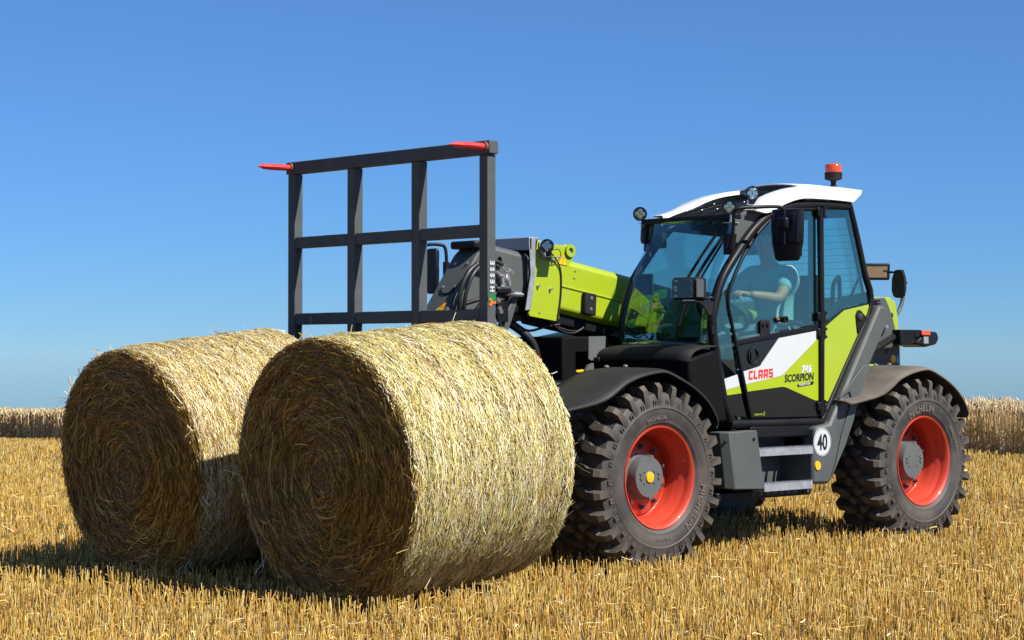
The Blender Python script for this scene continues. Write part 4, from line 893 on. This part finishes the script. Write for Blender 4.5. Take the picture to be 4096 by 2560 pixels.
for pts, r in (([(.335, .02, 1.988), (.27, .02, 1.94)], .017), ([(.28, .02, 1.952), (.25, .02, 1.925)], .022), ([(.40, .02, 1.94), (.34, .02, 1.905)], .014), ([(.36, .02, 1.918), (.30, .02, 1.885)], .019),
               ([(.29, .02, 1.93), (.27, .02, 1.85)], .016), ([(.34, .02, 1.90), (.33, .02, 1.84)], .017), ([(.30, .02, 1.795), (.22, .02, 1.79)], .017), ([(.235, .02, 1.79), (.17, .02, 1.79)], .020), ([(.19, .02, 1.79), (.15, .02, 1.787)], .016),
               ([(.38, .02, 1.83), (.33, .02, 1.80)], .015), ([(.40, .02, 1.755), (.37, .02, 1.735)], .016), ([(.37, .02, 1.70), (.35, .02, 1.66)], .018), ([(.42, .02, 1.62), (.40, .02, 1.58)], .015)):
    MB().tube(pts, r, 8).build('hose_fitting', 'steel', ns, smooth=30)
MB().box((.27, -.02, 1.795), (.40, .04, 1.83)).build('valve_block', 'black', ns, bevel=.005)
MB().box((.28, -.03, 1.60), (.38, .02, 1.74)).build('valve_block', 'black', ns, bevel=.005)

# ---- right hand mirror far side
mr = MB().box((-.225, -1.37, 1.83), (-.185, -1.26, 2.17)).build('side_mirror', 'mirror_shell', tele, bevel=.016)
MB().box((-.230, -1.36, 1.85), (-.2255, -1.27, 2.15)).build('mirror_glass', 'reflective', mr)
tubepart('mirror_arm', [(-.30, -1.27, 2.0), (-.30, -1.27, 2.12), (-.29, -1.28, 2.185), (-.25, -1.30, 2.20), (-.19, -1.33, 2.20), (-.15, -1.35, 2.19)], .013, 'black', tele)
MB().tube([(-.30, -1.27, 1.97), (-.30, -1.27, 2.07)], .026, 12).build('arm_clamp', 'black', tele)
tubepart('mirror_arm', [(-.30, -1.27, 1.98), (-.34, -1.20, 1.90), (-.45, -1.05, 1.70), (-.6, -.9, 1.5)], .018, 'black', tele)

# ---- roof
lo = smooth_path([(-1.03, 2.374), (-1.11, 2.366), (-1.20, 2.360), (-1.30, 2.392), (-1.42, 2.440), (-1.60, 2.482), (-1.85, 2.490), (-2.02, 2.490), (-2.185, 2.487)], 4)
up = smooth_path([(-1.05, 2.380), (-1.22, 2.432), (-1.335, 2.490), (-1.47, 2.536), (-1.63, 2.572), (-1.84, 2.600), (-2.0, 2.606), (-2.15, 2.606), (-2.39, 2.600)], 4)
def rail(mirror):
    rows = []
    for k, (a, b) in enumerate(zip(lo, up)):
        t = min(1.0, k / 8)
        mid = (.5 * a[0] + .5 * b[0] + (.02 if k > len(lo) - 3 else 0), .45 * a[1] + .55 * b[1])
        yo = YL + .015; yi = YL - .06 - .10 * t
        r_ = [(a[0], yo - .03, a[1]), (a[0], yo, a[1] + .002), (mid[0], yo + .004, mid[1]), (.3 * mid[0] + .7 * b[0], yo - .03 - .02 * t, .25 * mid[1] + .75 * b[1]), (b[0], yi, b[1]), (b[0], yi - .02, b[1] - .004), (b[0], yi - .025, b[1] - .03)]
        if mirror: r_ = [(x, 1.21 - y, z) for x, y, z in r_]
        rows.append(r_)
    mb = MB().grid(rows); mb.add(rows[-1], [tuple(range(7))]); mb.build('roof_rail', 'white', tele, smooth=40)
    return rows
rl = rail(False); rr_ = rail(True)
i0 = next(i for i, p in enumerate(up) if p[0] < -1.78)
rows = []
for k in range(i0, len(up)):
    b = up[k]; yi = YL - .06 - .10 - .022; rows.append([(b[0], y, b[1] - .005 + .030 * (1 - ((y - .605) / .30) ** 2)) for y in np.linspace(1.21 - yi, yi, 9)])
roof = MB().grid(rows); roof.add([rows[-1][0], rows[-1][-1], (-2.185, YL - .02, 2.487), (-2.185, YR + .02, 2.487)], [(0, 1, 2, 3)])
roof = roof.build('roof', 'white', tele, smooth=40, solid=.01)
for k, y in enumerate(np.linspace(YR + .17, YL - .17, 5)):
    pts = smooth_path([(-.965, 2.335), (-1.10, 2.383), (-1.25, 2.425), (-1.42, 2.464), (-1.60, 2.492), (-1.80, 2.508)], 4)
    mb = MB(); n = len(pts); rowsb = [[(x, y - .012, z - .055), (x, y - .012, z), (x, y + .012, z), (x, y + .012, z - .055), (x, y - .012, z - .055)] for x, z in pts]
    mb.grid(rowsb).build('roof_bar', 'black', tele, smooth=30)
    for q in (7, 14): MB().lathe([(0, .008), (.004, .006), (.005, .001)], (pts[q][0], y, pts[q][1]), (.3, 0, 1), 8).build('bar_bolt', 'steel', tele)
MB().box((-1.83, YR + .14, 2.46), (-1.79, YL - .14, 2.50)).build('roof_crossbar', 'black', tele, bevel=.005)
# beacon
bc = MB().lathe([(0, .001), (0, .030), (.02, .018), (.045, .022), (.055, .058), (.06, .064), (.105, .066), (.108, .060), (.108, .001)], (-2.33, .78, 2.625), (0, 0, 1), 32).build('beacon', 'plastic', tele, smooth=40)
MB().lathe([(.108, .001), (.108, .062), (.140, .063), (.162, .060), (.171, .050), (.174, .001)], (-2.33, .78, 2.625), (0, 0, 1), 32).build('beacon_lens', 'beacon', bc, smooth=50)
# roof lamps
def stalk(p0, p1, parent=tele): MB().tube([p0, p1], .008, 8).build('lamp_stalk', 'steel', parent)
lamp((-.945, .105, 2.392), (.85, .52, -.05), .050, tele, yellow=True); stalk((-.975, .115, 2.35), (-.97, .11, 2.30))
MB().prism([(-.955, 2.325), (-.945, 2.20), (-.96, 2.175), (-.985, 2.18), (-.995, 2.325)], YR - .045, YR - .038).build('lamp_bracket', 'galv', tele)
MB().box((-1.00, YR - .05, 2.318), (-.935, YR + .03, 2.323)).build('lamp_bracket', 'galv', tele)
lamp((-.895, .985, 2.392), (.85, .52, -.05), .050, tele, yellow=True); stalk((-.915, .985, 2.35), (-.915, .985, 2.28))
lamp((-1.285, .87, 2.515), (.35, .93, -.03), .052, tele); stalk((-1.27, .84, 2.47), (-1.27, .84, 2.43))
MB().box((-1.30, .80, 2.428), (-1.20, .89, 2.434)).build('lamp_bracket', 'galv', tele)
MB().box((-.95, .95, 2.282), (-.87, 1.03, 2.288)).build('lamp_bracket', 'galv', tele)
# big left mirror on its arm (seen from behind)
tubepart('mirror_arm', [(-.79, 1.09, 2.10), (-.79, 1.11, 2.24), (-.775, 1.13, 2.345), (-.80, 1.16, 2.372), (-.90, 1.20, 2.380), (-1.05, 1.275, 2.388), (-1.095, 1.295, 2.37), (-1.10, 1.30, 2.32), (-1.10, 1.30, 2.13)], .0125, 'black', tele, n=5)
MB().tube([(-.79, 1.088, 2.10), (-.79, 1.105, 2.20)], .028, 14).build('arm_clamp', 'black', tele)
MB().box((-.84, 1.03, 2.06), (-.775, 1.085, 2.20)).build('arm_bracket', 'black', tele, bevel=.006)
mp = Matrix.Translation((-1.175, 1.285, 0)) @ Matrix.Rotation(R(6), 4, 'Z')     # shell normal points to the front left
def shell_row(z, w, d): return [mp @ Vector(p) for p in ((0.018, -w, z), (0.030 + d * .3, -w * .96, z), (.036 + d, -w * .78, z), (.042 + d, 0, z), (.036 + d, w * .78, z), (.030 + d * .3, w * .96, z), (.018, w, z))]
# local +x = towards the front; shell runs along local y
rows = [shell_row(z, w, d) for z, w, d in ((2.378, .110, -.02), (2.374, .124, .010), (2.34, .130, .020), (2.25, .130, .026), (2.145, .125, .024), (2.138, .122, .012), (2.08, .110, .012), (2.035, .098, .006), (2.020, .080, -.012))]
ms = MB().grid(rows); ms.add(rows[0], [tuple(range(7))]); ms.add(rows[-1], [tuple(range(7))[::-1]]); ms.add([r[0] for r in rows] + [r[-1] for r in rows[::-1]], [tuple(range(2 * len(rows)))])
msh = ms.build('side_mirror', 'mirror_shell', tele, smooth=35)
MB().prism([(-.07, 2.285), (.07, 2.285), (.062, 2.20), (-.062, 2.20)], .0, .0, 'x') if False else None
b_ = MB(); b_.cbox((.078, 0, 2.275), (.05, .085, .085), mp); b_.build('mirror_clamp', 'mirror_shell', msh, bevel=.016)
for s in (-.085, .075): b_ = MB(); b_.cbox((.064, s, 2.245), (.008, .008, .20), mp); b_.build('shell_rib', 'mirror_shell', msh, bevel=.003)
b_ = MB(); b_.add([tuple(mp @ Vector(p)) for p in ((.0145, -.11, 2.05), (.0145, .11, 2.05), (.0145, .118, 2.36), (.0145, -.118, 2.36))], [(0, 1, 2, 3)]); b_.build('mirror_glass', 'reflective', msh, smooth=0)

# ---- headlight on its bracket
hl = empty('headlight', (0, 0, 0), tele) if False else None
hm_ = Matrix.Translation((-.47, .985, 1.822)) @ Matrix.Rotation(R(8), 4, 'Z')
b_ = MB(); b_.cbox((-.012, 0, 0), (.13, .20, .150), hm_); hlb = b_.build('headlight', 'plastic', tele, bevel=.018)
for sz in (-.030, .030):
    rows = [[tuple(hm_ @ Vector((.070 - .05 * (1 - (2 * u_) ** 2) * (1 - (2 * v_) ** 2), u_ * .160 - .005, sz + v_ * .054))) for u_ in np.linspace(-.5, .5, 9)] for v_ in np.linspace(-.5, .5, 7)]
    MB().grid(rows).build('lamp_reflector', 'chrome', hlb, smooth=60)
b_ = MB(); b_.cbox((.0735, -.005, 0), (.003, .180, .128), hm_); b_.build('lens', 'clear', hlb, bevel=.001)
b_ = MB(); b_.cbox((.01, .1005, 0), (.085, .006, .120), hm_); b_.build('side_lens', 'smoke', hlb, bevel=.003)
b_ = MB()
for k in range(9): b_.cbox((.01, .1045, -.054 + .0135 * k), (.080, .003, .004), hm_)
b_.build('lens_ribs', 'smoke', hlb, kind='stuff', smooth=0)
bpoly('headlight_bracket', [(-.43, 1.735), (-.615, 1.735), (-.605, 1.655), (-.575, 1.640), (-.50, 1.715)], 1.075, 1.085, 'plastic', tele, .003)
MB().box((-.61, .97, 1.728), (-.43, 1.085, 1.737)).build('headlight_bracket', 'plastic', tele, bevel=.002)
MB().box((-.49, .96, 1.735), (-.44, 1.03, 1.755)).build('headlight_bracket', 'steel', tele, bevel=.003)
tubepart('cable', [(-.50, 1.0, 1.74), (-.56, 1.04, 1.755), (-.61, 1.07, 1.765), (-.645, 1.06, 1.755)], .006, 'hose', tele)
MB().box((-.66, YL - .005, 1.515), (-.615, YL + .008, 1.57)).build('hinge_clip', 'black', tele, bevel=.003)
# wipers on the windscreen
def ws_x(z, y): return float(np.interp(z, [p[1] for p in WSC], [p[0] for p in WSC])) + .075 * (1 - ((y - .605) / .41) ** 2) * (1 - .35 * (z - 1.45)) + .015
def wiper(pts, r): tubepart('wiper', [(ws_x(z, y) + o, y, z) for y, z, o in pts], r, 'black', tele, n=4, seg=8)
wiper([(.93, 2.26, .03), (.90, 2.20, .035), (.84, 2.05, .02), (.78, 1.85, .015), (.74, 1.68, .015)], .010)
wiper([(.96, 2.20, .03), (.93, 2.12, .03), (.88, 1.95, .02), (.84, 1.78, .02), (.80, 1.55, .02)], .012)
wiper([(.97, 2.19, .02), (.95, 2.10, .02), (.915, 1.95, .015), (.875, 1.80, .015), (.85, 1.64, .015)], .008)
wiper([(.83, 1.72, .02), (.82, 1.60, .02), (.80, 1.48, .03)], .010)

# ---- rear upright plates, tail bonnet, mirrors and lamps
tail = [(-2.60, 1.80), (-3.225, 1.822), (-3.27, 1.76), (-3.331, 1.648), (-3.41, 1.43), (-3.425, 1.0), (-3.38, .75), (-2.2, .75), (-2.2, 1.10)]
tp = bpoly('tail_plate', tail, .56, .60, 'grey', tele, .008); bpoly('tail_plate', tail, -.60, -.56, 'grey', tele, .008)
gh = [(-3.05, 1.828), (-3.35, 1.828), (-3.43, 1.792), (-3.465, 1.65), (-3.49, 1.42), (-3.50, .85), (-3.35, .85), (-3.33, 1.40), (-3.25, 1.70), (-3.15, 1.80)]
bpoly('tail_cover', gh, -.62, .552, 'green', tele, .025)
MB().lathe([(0, .040), (.012, .040), (.014, .022), (.045, .020), (.047, .001)], (-3.183, .60, 1.589), (0, 1, 0), 14).build('pivot_bolt', 'steel', tp)
for (x, z) in ((-3.205, 1.72), (-3.235, 1.40)): MB().lathe([(.0005, .001), (.0005, .02)], (x, .60, z), (0, 1, 0), 14).build('plate_hole', 'black', tp, smooth=0)
for z in (1.795, 1.772, 1.749): MB().box((-3.12, .60, z - .008), (-2.90, .63, z + .006)).build('vent_slat', 'black', tp)
MB().lathe([(.0, .034), (.008, .032), (.012, .001)], (-3.316, .60, 1.342), (0, 1, 0), 20).build('side_reflector', 'yellow', tele)
st = MB().box((-3.362, .6005, 1.305), (-3.397, .602, 1.378)).build('blue_sticker', 'blue', tele, smooth=0)
MB().lathe([(.002, .001), (.002, .009), (.003, .001)], (-3.380, .6005, 1.35), (0, 1, 0), 10).build('figure_mark', 'decal_white', st, smooth=0)
MB().box((-3.372, .602, 1.318), (-3.388, .6035, 1.338)).build('figure_mark', 'decal_white', st, smooth=0)
MB().prism([(-2.62, 1.295), (-2.95, 1.305), (-3.02, 1.285), (-2.62, 1.28)], .52, .72).build('tank_cover', 'green', tele, bevel=.01)
# rear mirror pair
rm = MB(); mq = Matrix.Translation((-3.60, .45, 1.955)) @ Matrix.Rotation(R(-22), 4, 'Z')
rows = [[mq @ Vector((d, w * s, z)) for s, d in ((-1, .0), (-.8, -.03), (0, -.05), (.8, -.03), (1, 0))] for z, w in ((.10, .02), (.095, .05), (.03, .09), (-.06, .095), (-.11, .07), (-.125, .03))]
rm = MB().grid(rows); rm.add([r[0] for r in rows] + [r[-1] for r in rows[::-1]], [tuple(range(12))]); rmo = rm.build('rear_mirror', 'plastic', tele, smooth=50)
rmo.data.transform(Matrix.Identity(4))
tubepart('mirror_arm', [(-3.30, .60, 1.69), (-3.42, .52, 1.682), (-3.58, .45, 1.70), (-3.66, .44, 1.78), (-3.69, .44, 1.90), (-3.695, .44, 1.945)], .016, 'grey', tele)
MB().tube([(-3.60, .45, 1.94), (-3.71, .44, 1.955)], .020, 10).build('arm_clamp', 'plastic', tele)
m2 = Matrix.Translation((-3.60, .24, 2.045)) @ Matrix.Rotation(R(52), 4, 'Z') @ Matrix.Rotation(R(8), 4, 'Y')
b_ = MB(); b_.cbox((0, 0, 0), (.03, .22, .135), m2); mm2 = b_.build('rear_mirror', 'plastic', tele, bevel=.012)
b_ = MB(); b_.cbox((.0165, 0, 0), (.002, .172, .090), m2); b_.build('mirror_glass', 'reflective', mm2)
MB().tube([(-3.62, .33, 2.04), (-3.63, .42, 2.035)], .009, 8).build('mirror_arm', 'plastic', tele)
MB().tube([(-3.55, .12, 2.03), (-3.48, .05, 1.80)], .010, 8).build('mirror_arm', 'plastic', tele)
# tail lamp bracket
MB().tube([(-2.60, .72, 1.30), (-3.20, .74, 1.535)], .028, 10).build('lamp_arm', 'black', tele)
MB().box((-3.42, .72, 1.455), (-3.14, .80, 1.570)).build('lamp_bracket', 'black', tele, bevel=.006)
tl = MB(); tl.add([(-3.30, .62, 1.46), (-3.42, .62, 1.435), (-3.56, .62, 1.455), (-3.60, .62, 1.50), (-3.575, .62, 1.555), (-3.40, .62, 1.56), (-3.30, .84, 1.46), (-3.42, .84, 1.435), (-3.56, .84, 1.455), (-3.60, .84, 1.50), (-3.575, .84, 1.555), (-3.40, .84, 1.56)],
                [(0, 1, 2, 3, 4, 5), (11, 10, 9, 8, 7, 6)] + [(i, (i + 1) % 6, 6 + (i + 1) % 6, 6 + i) for i in range(6)])
tlo = tl.build('tail_lamp', 'mirror_shell', tele, bevel=.015)
ml = MB().box((-3.46, .842, 1.527), (-3.345, .856, 1.563)).build('marker_lamp', 'beacon', tlo, bevel=.004)
MB().box((-3.448, .841, 1.462), (-3.385, .845, 1.518)).build('marker_plate', 'lightgrey', tlo, bevel=.003)

# ---- cab interior
MB().prism([(-.72, 1.42), (-1.02, 1.46), (-1.05, 1.40), (-.90, 1.0), (-.72, .97)], YR + .06, YL - .12).build('dashboard', 'cab_trim', tele, bevel=.02)
MB().tube([(-.98, .62, 1.40), (-1.22, .62, 1.64)], [.05, .035], 12).build('steering_column', 'plastic', tele)
sw = Matrix.Translation((-1.25, .62, 1.665)) @ Matrix.Rotation(R(-38), 4, 'Y')
ring = [tuple(sw @ Vector((.19 * math.cos(a), .19 * math.sin(a), 0))) for a in np.linspace(0, 2 * math.pi, 33)[:-1]]
swo = MB().tube(ring, .015, 8, closed=True).build('steering_wheel', 'plastic', tele, smooth=60)
for a in (90, 210, 330): MB().tube([tuple(sw @ Vector((0, 0, -.02))), tuple(sw @ Vector((.185 * math.cos(R(a)), .185 * math.sin(R(a)), 0)))], .012, 8).build('spoke', 'plastic', swo)
se = MB().box((-2.13, .38, 1.30), (-1.62, .84, 1.42)).build('seat', 'seat', tele, bevel=.05)
bk = MB(); bk.add([(-2.02, .39, 1.38), (-2.02, .83, 1.38), (-2.12, .41, 1.97), (-2.12, .81, 1.97), (-2.13, .39, 1.36), (-2.13, .83, 1.36), (-2.20, .42, 1.96), (-2.20, .80, 1.96)], [(0, 1, 3, 2), (5, 4, 6, 7), (0, 2, 6, 4), (3, 1, 5, 7), (2, 3, 7, 6), (1, 0, 4, 5)])
bk.build('backrest', 'seat', se, bevel=.05)
MB().box((-2.05, .45, .97), (-1.70, .78, 1.30)).build('seat_base', 'plastic', se, bevel=.02)
tubepart('armrest_bar', [(-2.15, .90, 1.60), (-2.14, .92, 1.86), (-2.18, .92, 1.93), (-2.24, .90, 1.92), (-2.25, .90, 1.62)], .016, 'plastic', tele)
MB().tube([(-2.02, .20, 2.19), (-2.20, .34, 2.20)], .065, 18).build('air_nozzle', 'cab_trim', tele)
MB().box((-2.34, .24, 1.62), (-2.20, .42, 1.80)).build('control_box', 'cab_trim', tele, bevel=.02)
tubepart('grab_rail', [(-1.50, .90, 1.55), (-1.66, .92, 1.60), (-1.80, .92, 1.57), (-1.86, .92, 1.50)], .012, 'plastic', tele)
MB().box((-.80, .21, 1.80), (-.785, .37, 1.95)).build('display', 'cab_trim', tele, bevel=.01)
MB().box((-1.02, .20, 2.14), (-.97, .30, 2.25)).build('sun_visor', 'cab_trim', tele, bevel=.01)

# ------------------------------------------------------------------ driver
def skin_obj(name, m, verts, edges, radii, parent=None, root=0, loc=(0, 0, 0), sub=2):
    me = bpy.data.meshes.new(name); me.from_pydata(verts, edges, []); me.update(); me.materials.append(M[m])
    o = bpy.data.objects.new(name, me); col.objects.link(o); o.parent = parent; o.location = loc
    sk = o.modifiers.new('skin', 'SKIN'); sk.use_smooth_shade = True
    for i, v in enumerate(me.skin_vertices[0].data):
        r = radii[i]; v.radius = r if hasattr(r, '__len__') else (r, r); v.use_root = (i == root)
    s = o.modifiers.new('sub', 'SUBSURF'); s.levels = sub; s.render_levels = sub
    return o
def chain(b, pts, radii, start=None):
    v, e, r = b; prev = start
    for p, q in zip(pts, radii):
        v.append(p); r.append(q); i = len(v) - 1
        if prev is not None: e.append((prev, i))
        prev = i
    return prev
PB = (-1.86, .61, 1.455 + GZ)      # pelvis, sitting on the seat
def rel(p): return (p[0] - PB[0], p[1] - PB[1], p[2] + GZ - PB[2])
b = ([], [], [])
pel = chain(b, [rel((-1.86, .61, 1.50))], [(.15, .11)])
sp = chain(b, [rel((-1.86, .61, 1.62)), rel((-1.85, .61, 1.78)), rel((-1.82, .61, 1.93))], [(.14, .11), (.15, .115), (.13, .10)], pel)
nk = chain(b, [rel((-1.79, .61, 2.03)), rel((-1.765, .61, 2.09)), rel((-1.75, .61, 2.16)), rel((-1.75, .61, 2.25)), rel((-1.755, .61, 2.31))], [.055, .056, (.072, .085), (.078, .092), (.058, .068)], sp)
for s, el, hd in ((1, (-1.56, .88, 1.775), (-1.33, .80, 1.805)), (-1, (-1.57, .34, 1.775), (-1.33, .46, 1.80))):
    sh = (-1.815, .61 + s * .185, 1.965)
    chain(b, [rel(sh), rel(((sh[0] + el[0]) / 2, (sh[1] + el[1]) / 2, (sh[2] + el[2]) / 2)), rel(el), rel(((el[0] * .6 + hd[0] * .4), el[1] * .6 + hd[1] * .4, el[2] * .6 + hd[2] * .4)), rel(hd)], [.062, .052, .043, .042, .030], sp)
    chain(b, [rel((-1.78, .61 + s * .10, 1.50)), rel((-1.40, .61 + s * .13, 1.53)), rel((-1.22, .61 + s * .13, 1.28)), rel((-1.10, .61 + s * .13, 1.03))], [.095, .07, .055, .042], pel)
person = skin_obj('person', 'skin', *b, loc=PB)
tag(person, 'driver in a pale turquoise polo shirt sitting at the wheel in the cab', 'person')
# face
for s in (1, -1):
    MB().lathe([(-.01, .001), (-.01, .012), (.006, .010), (.008, .001)], rel((-1.675, .61 + s * .032, 2.215)), (1, 0, 0), 10).build('eye', 'decal_white', person)
    MB().lathe([(-.012, .028), (.0, .03), (.01, .022), (.012, .001)], rel((-1.755, .61 + s * .082, 2.20)), (0, s, 0), 12).build('ear', 'skin', person)
MB().add([rel((-1.668, .61, 2.225)), rel((-1.64, .61, 2.178)), rel((-1.672, .59, 2.172)), rel((-1.672, .63, 2.172))], [(0, 2, 1), (0, 1, 3), (1, 2, 3)]).build('nose', 'skin', person)
MB().tube([rel((-1.668, .585, 2.142)), rel((-1.660, .61, 2.143)), rel((-1.668, .635, 2.142))], .006, 8).build('mouth', 'red_text' if False else 'skin', person)
hrw = []
for t in np.linspace(0, 1.35, 7):
    rr = math.cos(math.pi / 2 - 1.5707 * t / 1.35) if t > 0 else .001
    hrw.append([rel((-1.757 + .099 * math.sin(t * 1.16) * math.cos(a) - .012, .61 + .086 * math.sin(t * 1.16) * math.sin(a), 2.245 + .098 * math.cos(t * 1.16))) for a in np.linspace(0, 2 * math.pi, 21)])
MB().grid(hrw).build('hair', 'hair', person, smooth=60)
# hands: palm and five fingers closed round the wheel rim
for s in (1, -1):
    hd = Vector((-1.33, .80, 1.805)) if s > 0 else Vector((-1.33, .46, 1.80)); pv = Vector((-1.265, .61 + s * .165, 1.815)); d = (pv - hd)
    hb = ([], [], [])
    w = chain(hb, [rel(hd - d * .2), rel(hd + d * .5), rel(hd + d * 1.1)], [.028, (.040, .020), (.042, .020)])
    for k in range(4):
        o = Vector((.0, -.030 + .020 * k, .010 - .012 * abs(k - 1.5))); base = hd + d * 1.1 + o
        L_ = (.030, .036, .034, .026)[k]
        chain(hb, [rel(base + Vector((.022, 0, .004))), rel(base + Vector((.022 + L_ * .8, 0, -.012))), rel(base + Vector((.018 + L_ * .5, 0, -.042))), rel(base + Vector((.004, 0, -.050)))], [.010, .0095, .009, .008], w)
    tb0 = hd + d * .6
    chain(hb, [rel(tb0 + Vector((.005, -s * .038, -.004))), rel(tb0 + Vector((.03, -s * .052, -.016))), rel(tb0 + Vector((.05, -s * .045, -.03)))], [.012, .011, .009], 1)
    skin_obj('hand', 'skin', *hb, parent=person, root=0, sub=1)
# clothes
sb_ = ([], [], [])
t0 = chain(sb_, [rel((-1.86, .61, 1.52))], [(.165, .125)])
t1 = chain(sb_, [rel((-1.86, .61, 1.64)), rel((-1.85, .61, 1.79)), rel((-1.82, .61, 1.93)), rel((-1.795, .61, 2.015)), rel((-1.785, .61, 2.04))], [(.155, .125), (.160, .128), (.130, .105), (.080, .076), (.066, .064)], t0)
for s in (1, -1):
    el = Vector((-1.56, .88 if s > 0 else .34, 1.775)); sh = Vector((-1.815, .61 + s * .185, 1.965))
    chain(sb_, [rel(sh), rel(sh.lerp(el, .45)), rel(sh.lerp(el, .72))], [.074, .072, .070], 3)
skin_obj('shirt', 'shirt', *sb_, parent=person)
jb = ([], [], [])
j0 = chain(jb, [rel((-1.86, .61, 1.50))], [(.168, .13)])
for s in (1, -1):
    chain(jb, [rel((-1.78, .61 + s * .10, 1.50)), rel((-1.58, .61 + s * .12, 1.525)), rel((-1.40, .61 + s * .13, 1.53)), rel((-1.22, .61 + s * .13, 1.28)), rel((-1.12, .61 + s * .13, 1.07))], [.108, .098, .085, .070, .062], j0)
    MB().cbox(rel((-1.06, .61 + s * .13, 1.015)), (.25, .09, .085)).build('shoe', 'shoe', person, bevel=.03)
skin_obj('trousers', 'jeans', *jb, parent=person)
